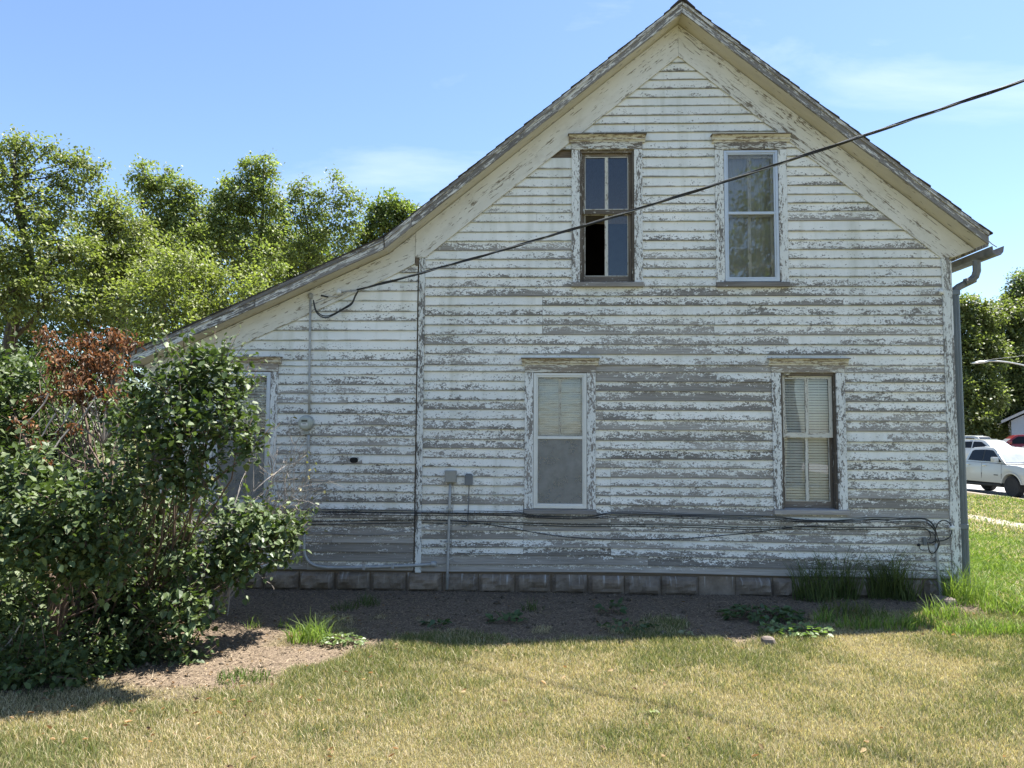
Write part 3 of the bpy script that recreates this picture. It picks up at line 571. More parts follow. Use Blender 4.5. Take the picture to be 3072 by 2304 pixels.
def cloth(w, name, mat, label, amp, y):
    a, c = w['o0'] + .03, w['o1'] - .03; n = 40; m = MB()
    f = [(a + (c - a) * i / n, y + amp * math.sin(i * .9) + amp * .5 * math.sin(i * 2.3 + 1)) for i in range(n + 1)]
    m.add([(p, q, w['zb'] + .02) for p, q in f] + [(p, q, w['zt'] - .02) for p, q in f] + [(p, q + .004, w['zb'] + .02) for p, q in f] + [(p, q + .004, w['zt'] - .02) for p, q in f],
          [(i, i + 1, n + 2 + i, n + 1 + i) for i in range(n)] + [(2 * n + 2 + i, 3 * n + 3 + i, 3 * n + 4 + i, 2 * n + 3 + i) for i in range(n)])
    tag(m.build(name, mat, smooth=True), label, 'curtain')
cloth(WIN[1], 'window_curtain', M['curtain'], 'dull curtain behind the upper right storm window', .010, .135)

# ---- rake boards, soffits, roof
b = MB(); FV = .386
rf = [(AP[0], AP[1]), (RT[0] - .005, RT[1]), (XC + .03, 3.776), (4.486, 3.773), (AP[0], AP[1] - FV)]
rf = [(x, z - (.009 if i < 2 else 0)) for i, (x, z) in enumerate(rf)]; MB().prism(rf, -.034, -.0205).build('frieze_board', M['frieze'], house, (1, 0, -.8145))
lf = [(AP[0] - .003, AP[1]), (AP[0] - .003, AP[1] - FV), (-1.331, 3.795), (XJ - .045, 3.795), (XJ - .045, soff(XJ - .045))]
lf = [(x, z - (.009 if i in (0, 4) else 0)) for i, (x, z) in enumerate(lf)]; MB().prism(lf, -.040, -.0205).build('frieze_board', M['frieze'], house, (1, 0, .8077))
ll = [(XJ - .05, soff(XJ - .05)), BR, (LT[0] + .02, soff(LT[0] + .02)), (LT[0] + .03, LT[1] - .16), (XL + .1, LT[1] - .17), (XL + .3, soff(XL + .3) - .29), (BR[0], BR[1] - .28), (XJ - .05, 3.725)]
ll = [(x, z - (.009 if i < 3 else 0)) for i, (x, z) in enumerate(ll)]; MB().prism(ll, -.034, -.0205).build('frieze_board', M['frieze'], house, (1, 0, .459))
for z in (3.774,): MB().box(XJ - .042, XJ - .004, -.0395, -.001, z - .07, z + .018).build('frieze_block', M['sheath'], house)
roof = empty('roof', Vector((AP[0], 4, AP[1])) - house.location, parent=house)
YF = -.255; T = .014
def slopepiece(x0, x1, za, zb_, y0, y1, name, mat, fy=None):
    s0, s1 = soff(x0), soff(x1); g = (x1 - x0, 0, s1 - s0)
    return MB().prism([(x0, s0 + za), (x1, s1 + za), (x1, s1 + zb_), (x0, s0 + zb_)], y0, y1).build(name, mat, roof, g)
segs = [(AP[0] + .001, RT[0]), (BR[0] + .001, AP[0] - .001), (LT[0], BR[0] - .001)]
for x0, x1 in segs:
    slopepiece(x0, x1, 0, T, YF, -.012, 'soffit', M['soffit'])
    slopepiece(x0, x1, T + .001, .105, YF + .003, YB + .25, 'roof_deck', M['sheath'])
# fascia boards with a couple of butt joints
for x0, x1 in ((AP[0] + .002, 3.1), (3.104, RT[0] + .01), (-.2, AP[0] - .002), (-1.45, -.204), (BR[0] + .0, -1.454), (-3.2, BR[0] - .012), (LT[0] - .01, -3.204)):
    k = random.uniform(-.003, .003); slopepiece(x0, x1, -.006 + k, .120 + k, YF - .028 + random.uniform(-.003, .003), YF, 'fascia', M['fascia'])
    slopepiece(x0, x1, .080, .122, YF - .040, YF - .0285, 'fascia_strip', M['fascia'])
MB().box(RT[0] + .001, RT[0] + .022, YF, YB + .2, RT[1] - .03, RT[1] + .10).build('eave_fascia', M['fascia'], roof, (0, 1, 0))
MB().box(LT[0] - .022, LT[0] - .001, YF, YB + .2, LT[1] - .03, LT[1] + .10).build('eave_fascia', M['fascia'], roof, (0, 1, 0))
MB().prism([(XC + .03, 3.776), (RT[0], RT[1] - .004), (RT[0], RT[1] + .008), (XC + .03, 3.79)], -.018, YB).build('eave_soffit', M['soffit'], roof, (0, 1, 0))
MB().prism([(LT[0] + .02, LT[1] - .16), (LT[0] + .02, LT[1] - .148), (XL + .02, LT[1] - .158), (XL + .02, LT[1] - .17)], -.018, YB).build('eave_soffit', M['soffit'], roof, (0, 1, 0))
for xa, xb_, sl in ((RT[0] + .04, AP[0], 1), (BR[0] - .02, AP[0], -1), (LT[0] - .05, BR[0] + .05, -1)):
    L = abs(xb_ - xa); n = int(L / .108)
    for i in range(n + 1):
        u0 = i / (n + 1); u1 = min(1.0, (i + 1.25) / (n + 1)); x0 = xa + (xb_ - xa) * u0; x1 = xa + (xb_ - xa) * u1
        j = random.uniform(-.003, .003); yf = YF - .046 + random.uniform(-.012, .010)
        s0, s1 = soff(x0) + .124, soff(x1) + .124
        MB().prism([(x0, s0 + j), (x1, s1 - .004), (x1, s1 + .006), (x0, s0 + .017 + j)], yf, YB + .28).build('shingle', M['shingle'], roof)
MB().prism([(AP[0] - .14, soff(AP[0] - .14) + .134), (AP[0], AP[1] + .134), (AP[0] + .14, soff(AP[0] + .14) + .134), (AP[0] + .14, soff(AP[0] + .14) + .146), (AP[0] + .02, AP[1] + .146), (AP[0] - .02, AP[1] + .146), (AP[0] - .14, soff(AP[0] - .14) + .146)], YF - .06, YB + .28).build('ridge_cap', M['shingle'], roof)
# gutter hanging from the right eave, broken downspout
m = MB(); gp = [(-.062, .05), (-.055, -.02), (-.028, -.048), (.028, -.048), (.055, -.016), (.066, .05), (.060, .05), (.049, -.013), (.026, -.042), (-.026, -.042), (-.049, -.017), (-.056, .05)]
y0g, y1g = -.30, YB; gcx, gcz = 4.952, 3.785
n = len(gp); m.add([(gcx + p, y0g, gcz + q) for p, q in gp] + [(gcx - .02 + p, y1g, gcz + .10 + q) for p, q in gp], [(i, i + n, (i + 1) % n + n, (i + 1) % n) for i in range(n)] + [tuple(range(n))] + [tuple(range(2 * n - 1, n - 1, -1))])
gu = m.build('gutter', M['gutter_old'], house)
m = MB(); m.tube([(gcx - .09, -.22, gcz + .17), (gcx - .03, -.24, gcz + .09), (gcx + .02, -.25, gcz + .05)], .006); m.build('gutter_hanger', M['bare'], gu)
def rtube(pts, a, c): return MB().tube(pts, a, 8)
dsx, dsy = 4.643, .045
pl = on_wall(2923, 838, .03); pk = on_wall(2850, 866, .045)
rtube([(gcx - .07, -.02, gcz - .045), (gcx - .07, -.02, gcz - .16), (gcx - .085, -.01, gcz - .22), (gcx - .125, .0, gcz - .262), (gcx - .19, .01, gcz - .285)], .042, 0).build('gutter_elbow', M['gutter_old'], gu)
dsp = empty('downspout', Vector((dsx, dsy, 0)) - house.location, parent=house)
rtube([(pl.x, .03, pl.z), (dsx + .07, .04, pk.z + .02), (dsx + .02, .045, pk.z - .02), (dsx, .045, pk.z - .09)], .042, 0).build('downspout_elbow', M['gutter_old'], dsp)
# corrugated square pipe
m = MB(); cs = [(-.050, -.036), (-.036, -.046), (-.026, -.036), (-.014, -.046), (-.002, -.036), (.012, -.046), (.024, -.036), (.038, -.046), (.054, -.034), (.054, .038), (-.050, .038)]
n = len(cs); zz = [pk.z - .03, 2.0, .94, .90, .12]; xo = [0, .004, .006, .006, .010]; sc = [1, 1, 1, 1, 1]
m.add([(dsx + xo[k] + p * sc[k], dsy + q * sc[k], zz[k]) for k in range(5) for p, q in cs], [(k * n + i, k * n + (i + 1) % n, (k + 1) * n + (i + 1) % n, (k + 1) * n + i) for k in range(4) for i in range(n)] + [tuple(range(n)), tuple(range(5 * n - 1, 4 * n - 1, -1))])
m.build('pipe', M['gutter'], dsp)
for z in (pk.z - .05, .785): MB().box(dsx - .058, dsx + .062, dsy - .048, dsy + .046, z - .03, z + .03).build('strap', M['gutter'], dsp, bevel=.006)
for px, py in ((2823.6, 874.6), (2855.6, 1583)):
    p = on_wall(px, py, -.045); MB().lathe((p.x, -.031, p.z), (0, -1, 0), [(0, .014), (.012, .027), (.022, .027), (.028, .018)], 14).build('cable_knob', M['white'], house, smooth=True)
# dark oval hole in the lean-to siding
p = on_wall(1063, 1380); m = MB(); oc = [(p.x + .046 * math.copysign(abs(math.cos(t)) ** .7, math.cos(t)), p.z + .031 * math.copysign(abs(math.sin(t)) ** .8, math.sin(t))) for t in [2 * math.pi * i / 20 for i in range(20)]]
m.prism(oc, -.0245, -.004); m.build('vent_hole', M['hole'], house)
MB().box(XJ - .003, XJ + .0, -.0, .004, .2, .21).build('wall_hole_rim', M['hole'], house) if False else None

# ---------------------------------------------------------------- services on the wall
def smoothpts(pts, k=6):
    pts = [Vector(p) for p in pts]; out = []
    for i in range(len(pts) - 1):
        p0, p1, p2, p3 = pts[max(i - 1, 0)], pts[i], pts[i + 1], pts[min(i + 2, len(pts) - 1)]
        for j in range(k):
            t = j / k; out.append(.5 * ((2 * p1) + (p2 - p0) * t + (2 * p0 - 5 * p1 + 4 * p2 - p3) * t * t + (3 * p1 - p0 - 3 * p2 + p3) * t ** 3))
    return out + [pts[-1]]
def wires(px, Y=-.03): return [on_wall(x, y, Y) for x, y in px]
def clip(x, z, r, parent, y=-.03):
    MB().box(x - .03, x + .03, y - r - .002, y - r + .001, z - .008, z + .008).build('clip', M['conduit'], parent)
cu = empty('service_conduit', (-2.66, -.04, 1.97), 'thin pale conduit rising from the electric meter to the lean-to frieze', 'conduit')
MB().tube(wires([(931, 893), (930, 1000), (928, 1150), (927.5, 1240)], -.040), .0125, 8).build('pipe', M['conduit'], cu, smooth=True)
for py in (1075,): p = on_wall(929, py, -.03); clip(p.x, p.z, .012, cu)
p = on_wall(931, 890, -.045); MB().lathe((p.x, -.045, p.z - .03), (0, 0, 1), [(0, .014), (.02, .026), (.06, .03), (.075, .012)], 10).build('weather_head', M['box'], cu, smooth=True)
me_ = empty('electric_meter', on_wall(921, 1269, 0), 'round grey electric meter mounted on the lean-to siding', 'meter'); mc = on_wall(921, 1269, -.02)
MB().lathe((mc.x, -.012, mc.z), (0, -1, 0), [(0, .088), (.05, .088), (.056, .083), (.056, .0)], 28).build('socket', M['meter'], me_, smooth=False)
MB().lathe((mc.x, -.066, mc.z), (0, -1, 0), [(0, .080), (.03, .079), (.045, .068), (.05, .055), (.05, .0)], 28).build('cover', M['meterface'], me_)
MB().box(mc.x - .034, mc.x + .034, -.1185, -.1165, mc.z + .012, mc.z + .034).build('display', M['lcd'], me_)
MB().box(mc.x - .038, mc.x + .038, -.118, -.1165, mc.z - .030, mc.z - .002).build('label_plate', M['white'], me_)
MB().box(mc.x - .02, mc.x + .02, -.1195, -.1182, mc.z - .014, mc.z - .008).build('print_line', M['lcd'], me_)
MB().box(mc.x - .03, mc.x + .03, -.05, -.021, mc.z - .13, mc.z - .08).build('hub', M['meter'], me_)
lc = empty('meter_conduit', on_wall(926, 1310, -.035), 'pale conduit running down from the meter and curving along the siding bottom', 'conduit')
pts = smoothpts(wires([(925.5, 1305), (924, 1400), (920, 1500), (914, 1585), (912, 1640), (916, 1668), (930, 1688), (955, 1699), (1000, 1703), (1080, 1702), (1180, 1699), (1250, 1696), (1296, 1693)], -.038), 4)
MB().tube(pts, .0175, 8).build('pipe', M['conduit'], lc, smooth=True)
p = on_wall(1304, 1692, -.036); MB().lathe((p.x - .04, -.038, p.z), (1, 0, 0), [(0, .02), (.005, .030), (.05, .030), (.06, .02)], 12).build('end_fitting', M['conduit'], lc)
for px, py in ((920.5, 1502), (1092, 1702), (1178, 1699)): q = on_wall(px, py, -.04); MB().box(q.x - .016, q.x + .016, -.060, -.0195, q.z - .028, q.z + .028).build('strap', M['conduit'], lc, bevel=.004)
a, c = on_wall(1336.5, 1411, -.03), on_wall(1370, 1448, -.03); bx = empty('junction_box', (a.x, 0, c.z), 'beige grey utility box on a slim pipe beside the lean-to corner', 'utility box')
MB().box(a.x, c.x, -.095, -.0205, c.z, a.z).build('case', M['box'], bx, bevel=.006); MB().box(a.x + .006, c.x - .006, -.101, -.0955, c.z + .01, a.z - .004).build('cover', M['box'], bx, bevel=.002)
MB().tube(wires([(1351, 1446), (1349, 1500), (1346, 1600), (1343, 1700), (1341, 1768)], -.05), .0155, 8).build('pipe', M['conduit'], bx, smooth=True)
for px, py in ((1347.5, 1525), (1344.5, 1627)): q = on_wall(px, py, -.045); MB().box(q.x - .03, q.x + .03, -.068, -.0205, q.z - .009, q.z + .009).build('strap', M['conduit'], bx)
a, c = on_wall(1395, 1424, -.03), on_wall(1418, 1456, -.03); bx = empty('cable_box', (a.x, 0, c.z), 'small dark slate box right of the beige utility box', 'utility box')
MB().box(a.x, c.x, -.070, -.0205, c.z, a.z).build('case', M['box_dark'], bx, bevel=.006); MB().box(a.x + .01, c.x - .01, -.055, -.0205, a.z, a.z + .012).build('tab', M['box_dark'], bx)
MB().tube(wires([(1407, 1455), (1406, 1500), (1404, 1545), (1403, 1574), (1396, 1580), (1385, 1579)], -.035), .006, 6).build('wire', M['cable_dirty'], bx)
def cable(px, r, label, Y=-.026, name='wall_cable', mat='cable', k=5, group='cables strung along the siding'):
    pts = smoothpts(wires(px, Y), k); e = MB().tube(pts, r * .82, 6).build(name, M[mat], smooth=True); return tag(e, label, 'cable', group)
# upper bundle: four lines
base = [(560, 1538), (700, 1536), (870, 1533), (1050, 1534), (1260, 1537), (1400, 1538), (1500, 1539), (1560, 1541), (1600, 1548), (1700, 1552), (1770, 1551), (1820, 1544), (1900, 1541), (2050, 1546), (2200, 1551), (2320, 1553), (2400, 1561), (2500, 1563), (2570, 1560), (2630, 1556), (2700, 1559), (2765, 1558), (2790, 1567), (2805, 1587)]
tails = [[(2812, 1610), (2818, 1630), (2812, 1648), (2800, 1660), (2790, 1655), (2785, 1640), (2783, 1626)], [(2807, 1612), (2815, 1634), (2808, 1652), (2796, 1661), (2787, 1652), (2784, 1634)], [(2806, 1608), (2806, 1622), (2797, 1629), (2788, 1630)], [(2808, 1605), (2806, 1630)]]
for k, (dy, lab) in enumerate(((0, 'topmost black cable of the bundle running below the gable windows'), (5, 'second black cable of the bundle below the gable windows'), (9, 'third black cable of the bundle below the gable windows'), (-4, 'black cable lying just above the bundle, fraying upward at the sills'))):
    px = [(x, y + dy * (1 - .45 * (1560 < x < 1790 or 2330 < x < 2560)) + random.uniform(-1.2, 1.2)) for x, y in base]; cable(px + tails[k], .0062 - .0006 * k, lab, Y=-.068 + .004 * k if False else -.070)
lower = [(560, 1576), (760, 1570), (900, 1565), (1050, 1563), (1250, 1560), (1350, 1562), (1500, 1566), (1700, 1573), (1900, 1574), (2100, 1577), (2230, 1582), (2400, 1581), (2560, 1583), (2680, 1582), (2755, 1581), (2780, 1588)]
cable(lower + [(2791, 1602), (2790, 1615), (2784, 1619)], .0055, 'lower black cable running straight under the bundle to the splitter', Y=-.030)
cable([(x, y + 6 + (3 if x < 1400 else 0)) for x, y in lower[:-1]] + [(2785, 1592), (2803, 1604), (2805, 1620)], .005, 'lowest of the long straight black cables above the foundation', Y=-.028)
cable([(1250, 1560), (1370, 1563), (1500, 1579), (1600, 1597), (1700, 1611), (1800, 1617), (1900, 1619), (2050, 1616), (2150, 1608), (2246, 1599), (2330, 1588), (2395, 1580), (2480, 1578)], .0055, 'thin black cable sagging between the two lower gable windows', Y=-.031)
cable([(880, 1590), (1000, 1600), (1120, 1606), (1240, 1588), (1350, 1568), (1420, 1567)], .003, 'thin grey wire drooping across the lean-to corner board', Y=-.042, mat='cable_dirty')
cable([(1357, 1447), (1362, 1480), (1358, 1530), (1355, 1600), (1354, 1660), (1358, 1680), (1372, 1686)], .003, 'thin pale wire hanging right of the beige box pipe', Y=-.030, mat='bare')
cable([(1372, 1659), (1440, 1660), (1520, 1662), (1570, 1663)], .0035, 'short dark wire low on the siding near the foundation', Y=-.026, group='cables strung along the siding')
lp = [(2806, 1628), (2806, 1600), (2809, 1580), (2818, 1566), (2831, 1561), (2845, 1566), (2853, 1577), (2856, 1590), (2852, 1606), (2843, 1616), (2826, 1622), (2805, 1624), (2795, 1629), (2788, 1628)]
cable(lp, .0075, 'thick black cable coiled in a loop beside the downspout', Y=-.052)
sp = empty('cable_splitter', on_wall(2774, 1636, 0), 'small dark cable splitter block with wires near the downspout', 'splitter')
a, c = on_wall(2768, 1612, -.03), on_wall(2778, 1636, -.03); MB().box(a.x, c.x, -.048, -.0205, c.z, a.z).build('block', M['box_dark'], sp, bevel=.003)
for k in range(4): q = on_wall(2778, 1615 + k * 6, -.035); MB().lathe((q.x - .002, -.035, q.z), (1, 0, 0), [(0, .006), (.022, .006)], 8).build('port', M['bare'], sp)
q = on_wall(2757, 1635, -.03); MB().lathe((q.x, -.0185, q.z), (0, -1, 0), [(0, .018), (.02, .015), (.026, .008)], 12).build('knob', M['plastic'], sp)
MB().tube(smoothpts(wires([(2757, 1637), (2760, 1646), (2768, 1651), (2782, 1650)], -.035)), .004, 6).build('wire', M['cable'], sp)
gc = empty('ground_pipe', on_wall(2821, 1790, -.05), 'weathered grey pipe rising from the ground below the cable loop', 'pipe')
MB().tube(smoothpts(wires([(2808, 1632), (2811, 1670), (2814, 1712), (2818, 1745), (2823, 1790)], -.05), 4), .016, 8).build('pipe', M['conduit'], gc, smooth=True)
# overhead service drop: two insulated wires twisted round a bare one, anchored on the frieze, rising towards a pole outside the picture
ins = on_wall(1017, 877, -.05); far = Vector((3.73, -3.0, 4.44)); A = Vector((ins.x + .22, -.10, ins.z + .015))
dv = far - A; cpts = []
for i in range(150):
    t = i / 149 * 2.55; p = A + dv * t; p.z += .29 * t * (t - 1.0); cpts.append(p)
sd = empty('service_cable', A, 'twisted black overhead power cable slanting across the gable to the lean-to', 'cable')
for k in range(3):
    pts = []
    for i, p in enumerate(cpts):
        ph = i * .62 + k * 2.094; pts.append(p + Vector((.0, math.cos(ph) * .009, math.sin(ph) * .009)))
    MB().tube(pts, .0072 if k < 2 else .0045, 6).build('strand', M['cable'] if k < 2 else M['bare'], sd, smooth=True)
for k in (0, 1):
    d = k * 5; px = [(1076, 868), (1066, 885 + d), (1055, 908 + d), (1030, 925 + d * .6), (1000, 942 + d * .6), (980, 948 + d), (962, 944 + d), (948, 930 + d), (943 - d * .3, 912), (940, 900)]
    MB().tube(smoothpts([A + Vector((.02, 0, 0))] + wires(px[1:], -.075), 5), .0068, 6).build('drip_loop', M['cable'], sd, smooth=True)
MB().tube(smoothpts([A, A + Vector((-.10, .02, -.004)), (ins.x + .03, -.06, ins.z)], 4), .009, 6).build('wedge_clamp', M['bare'], sd)
MB().tube(smoothpts(wires([(1040, 876), (1020, 888), (1000, 890), (985, 888), (978, 897), (955, 906), (944, 912)], -.06), 4), .0035, 6).build('neutral_wire', M['bare'], sd)
MB().tube(wires([(963, 886), (984, 891)], -.065), .010, 8).build('splice_sleeve', M['cable'], sd)
tag(MB().lathe((ins.x, -.034, ins.z), (0, -1, 0), [(0, .02), (.01, .034), (.022, .036), (.03, .026), (.038, .034), (.05, .03), (.056, .012)], 14).build('wire_insulator', M['white'], smooth=True), 'pale porcelain insulator on the lean-to frieze holding the power cable', 'insulator')
up = cpts[-1]; pole = empty('utility_pole', (up.x + .1, up.y, float(gz(up.x, up.y))), 'tall wooden utility pole carrying the overhead power cable', 'pole')
MB().tube([(up.x + .1, up.y, -.9), (up.x + .1, up.y, up.z + 1.2)], [.16, .12], 12).build('shaft', M['bark'], pole, smooth=True); MB().box(up.x - .9, up.x + 1.1, up.y - .05, up.y + .05, up.z + .75, up.z + .87).build('cross_arm', M['bark'], pole)

# ---------------------------------------------------------------- plants
def leafcol(n, a, b, sd=.12):
    t = rng.random((n, 1)); c = np.array(a) * (1 - t) + np.array(b) * t; return np.clip(c * (1 + rng.normal(0, sd, (n, 1))), .004, .9)
def blob_points(c, r, n, shell=.45):
    d = rdir(n); q = rng.random((n, 1)) ** shell; return np.array(c) + d * q * np.array(r), d
class Foliage:
    def __init__(s): s.V = []; s.F = []; s.C = []; s.n = 0
    def add(s, P, D, size, shape, faces, col):
        tw = rng.uniform(-.7, .7, len(P)); V, F = leaves(P, D, tw, size, shape, faces); s.V.append(V); s.F.append(F + s.n); s.C.append(np.repeat(col, len(shape), 0)); s.n += len(V)
    def build(s, name, mat, parent, kind='stuff'):
        o = np_mesh(name, np.concatenate(s.V), np.concatenate(s.F), mat, parent, np.concatenate(s.C))
        if kind: o['kind'] = kind
        return o
def branch(m, p, q, r0, r1, wob=.12, k=6):
    p = Vector(p); q = Vector(q); L = (q - p).length; mid = [Vector((random.gauss(0, wob), random.gauss(0, wob), random.gauss(0, wob * .5))) * L for _ in range(2)]
    pts = [p, p.lerp(q, .35) + mid[0] * .5, p.lerp(q, .7) + mid[1] * .5, q]; sp_ = smoothpts(pts, 3); m.tube(sp_, [r0 + (r1 - r0) * i / (len(sp_) - 1) for i in range(len(sp_))], k); return sp_
def mpp(dep): return dep / FPX
# --- lilac shrubs. clusters: photo x, y, depth, radius px x/z, leaf count
def lilac(e, base, clusters, dens, fol, stem, size=(.028, .074), colA=(.045, .075, .022), colB=(.125, .165, .065)):
    cs = []
    for px, py, dep, rx, rz in clusters:
        c = at_depth(px, py, dep); s = mpp(dep); rx, rz = rx * s, rz * s; ry = min(rx, rz) * .95; n = int(dens * (rx * rz + rx * ry + rz * ry)); cs.append((c, rx))
        # leaves sit in sprigs
        ns = max(6, n // 9); sc, sdv = blob_points(c, (rx, ry, rz), ns, .42); idx = rng.integers(0, ns, n)
        P = sc[idx] + rng.normal(0, .058, (n, 3)); P[:, 2] = np.maximum(P[:, 2], gz(P[:, 0], P[:, 1]) + .03)
        D = sdv[idx] * .6 + rdir(n) * .8 + np.array([0, -.1, -.25]); fol.add(P, D, rng.uniform(*size, n), HEART, HEARTF, leafcol(n, colA, colB))
        for j in range(7):      # shoots standing clear of the mass
            dv_ = rdir(1)[0]; dv_[2] = abs(dv_[2]) * .8 + .1; dv_[1] -= .15; p0 = np.array(c) + dv_ * np.array((rx, ry, rz)) * .8; L_ = rng.uniform(.10, .26); p1 = p0 + (dv_ + np.array([0, 0, .5])) * L_; p1[2] = max(p1[2], .05); kk = int(rng.integers(7, 15)); tt = np.linspace(.15, 1.05, kk)[:, None]
            stem.tube([tuple(p0), tuple(p1)], [.003, .0015], 4); Q = p0 + (p1 - p0) * tt + rng.normal(0, .012, (kk, 3)); fol.add(Q, rdir(kk) + np.array([0, 0, -.15]) + dv_ * .5, rng.uniform(size[0], size[1], kk) * (1.15 - .45 * tt[:, 0]), HEART, HEARTF, leafcol(kk, colA, colB))
        for j in range(5):
            q = sc[rng.integers(0, ns)]; branch(stem, base[rng.integers(0, len(base))] if j == 0 else c, q, .012 if j == 0 else .006, .003, .10, 5)
    return cs
bA = [tuple(at_depth(x, y, d)) for x, y, d in ((165, 1960, 5.75), (230, 1960, 5.9), (120, 1950, 6.0), (60, 1960, 5.9))]
lA = empty('lilac_bush', (bA[0][0], bA[0][1], 0), 'tall leafy lilac bush filling the left edge, with a rust-brown dead branch', 'shrub'); fA = Foliage(); sA = MB()
cA = [(x, y, d * (.88 if 1380 < y < 1720 and d < 6.5 else 1), a, c) for x, y, d, a, c in [(40, 1130, 6.9, 120, 90), (-60, 1250, 6.6, 160, 150), (110, 1240, 6.8, 110, 90), (180, 1320, 6.6, 120, 80), (60, 1420, 6.0, 150, 90), (-40, 1560, 5.8, 170, 130), (150, 1520, 5.7, 150, 100), (250, 1600, 5.8, 120, 90), (60, 1650, 5.6, 150, 100), (200, 1700, 6.0, 120, 80),
      (330, 1480, 6.2, 100, 80), (30, 1800, 5.7, 110, 90), (-60, 1800, 5.4, 150, 150), (320, 1660, 6.2, 110, 90), (340, 1780, 6.3, 90, 80), (60, 1180, 7.4, 200, 120), (250, 1420, 7.0, 180, 120), (100, 1600, 6.8, 260, 200), (90, 1950, 5.35, 110, 80), (230, 1990, 5.4, 110, 70), (30, 2010, 5.15, 90, 60), (150, 2030, 5.15, 110, 55), (330, 1960, 5.6, 80, 60), (190, 1880, 6.2, 150, 110), (300, 1880, 6.0, 110, 80), (380, 1900, 6.1, 90, 70), (400, 1960, 5.8, 80, 40), (270, 1800, 6.3, 120, 90), (330, 1700, 5.9, 80, 70), (420, 1760, 6.0, 80, 70), (240, 1760, 6.5, 120, 100), (360, 1560, 6.6, 90, 90)]]
lilac(lA, bA, cA, 3300, fA, sA); fA.build('foliage', M['lilac'], lA)
trk = [(at_depth(185, 1965, 5.75), at_depth(150, 1720, 5.7), .06, .045), (at_depth(195, 1965, 5.8), at_depth(190, 1660, 5.9), .03, .02), (at_depth(230, 1965, 5.9), at_depth(260, 1500, 6.2), .025, .012), (at_depth(150, 1720, 5.7), at_depth(40, 1250, 6.5), .03, .012), (at_depth(260, 1500, 6.2), at_depth(250, 1080, 6.7), .016, .006), (at_depth(330, 1430, 6.2), at_depth(160, 1340, 6.0), .012, .006), (at_depth(325, 1440, 6.1), at_depth(235, 1270, 6.3), .010, .005), (at_depth(120, 1950, 6.), at_depth(-40, 1500, 6.), .03, .012)]
for p, q, r0, r1 in trk: branch(sA, p, q, r0, r1, .07, 7)
for i in range(28): branch(sA, at_depth(random.uniform(230, 480), random.uniform(1860, 1960), 6.1), at_depth(random.uniform(180, 560), random.uniform(1380, 1700), random.uniform(6.0, 6.6)), .010, .004, .08, 5)
for i in range(22): branch(sA, at_depth(random.uniform(150, 330), random.uniform(1480, 1600), 6.1), at_depth(random.uniform(100, 400), random.uniform(1050, 1300), 6.5), .007, .003, .08, 5)
sA.build('stems', M['stem'], lA, smooth=True)
m = MB(); branch(m, at_depth(88, 1745, 5.6), at_depth(205, 1690, 5.65), .013, .02, .05, 7); branch(m, at_depth(70, 1735, 5.6), at_depth(115, 1742, 5.6), .004, .009, .05, 6); m.build('split_branch', M['cutwood'], lA, smooth=True)
tw_ = [(at_depth(60, 2010, 5.2), at_depth(-10, 1990, 5.1), .006, .005), (at_depth(0, 1955, 5.2), at_depth(62, 1870, 5.2), .008, .004)]
for i in range(16): tw_.append((at_depth(random.uniform(140, 260), random.uniform(1560, 1760), 5.6), at_depth(random.uniform(120, 300), random.uniform(1500, 1700), 5.55), .004, .002))
for a in tw_: m = MB(); branch(m, *a, .08, 5); m.build('dead_twig', M['twig'], lA)
fD = Foliage(); sD = MB(); db = at_depth(310, 1330, 6.4)
for px, py, dep, rx, rz, n in ((140, 1010, 6.5, 32, 26, 90), (270, 1030, 6.5, 45, 40, 200), (350, 1015, 6.5, 40, 30, 170), (300, 1090, 6.4, 70, 40, 330), (170, 1080, 6.4, 55, 40, 190), (225, 1130, 6.3, 60, 30, 210), (340, 1110, 6.4, 40, 30, 150), (250, 1170, 6.2, 85, 28, 300), (120, 1190, 6.2, 35, 20, 90), (350, 1185, 6.2, 35, 25, 110), (410, 1030, 6.6, 30, 14, 50), (80, 1270, 6.0, 40, 20, 60), (100, 1335, 5.8, 22, 18, 50), (225, 1280, 6.0, 14, 16, 26), (165, 1300, 6.0, 14, 10, 20), (140, 1385, 5.7, 14, 10, 20)):
    c = at_depth(px, py, dep); s = mpp(dep); ns = max(5, n // 7); sc, sdv = blob_points(c, (rx * s * 1.3, rx * s, rz * s * 1.25), ns, .7); idx = rng.integers(0, ns, n)
    P = sc[idx] + rng.normal(0, .028, (n, 3)); fD.add(P, rdir(n) * .8 + np.array([0, 0, -.75]), rng.uniform(.03, .06, n), HEART * np.array([1, .6, 2.2]), HEARTF, leafcol(n, (.10, .05, .028), (.25, .15, .085), .28))
    branch(sD, db if py < 1240 else c + Vector((.1, .1, .25)), c, .008, .004, .06, 5)
    for j in range(6): branch(sD, c, sc[rng.integers(0, ns)], .004, .002, .08, 4)
db_ = fD.build('dead_leaves', M['deadleaf'], lA); sD.build('dead_branch', M['twig'], lA)
bB = [tuple(at_depth(x, y, d)) for x, y, d in ((350, 1925, 6.2), (395, 1930, 6.3), (430, 1900, 6.5), (300, 1930, 6.2))]
lB = empty('lilac_bush', (bB[1][0], bB[1][1], 0), 'lilac bush in front of the lean-to window with glossy sunlit leaves', 'shrub'); fB = Foliage(); sB = MB()
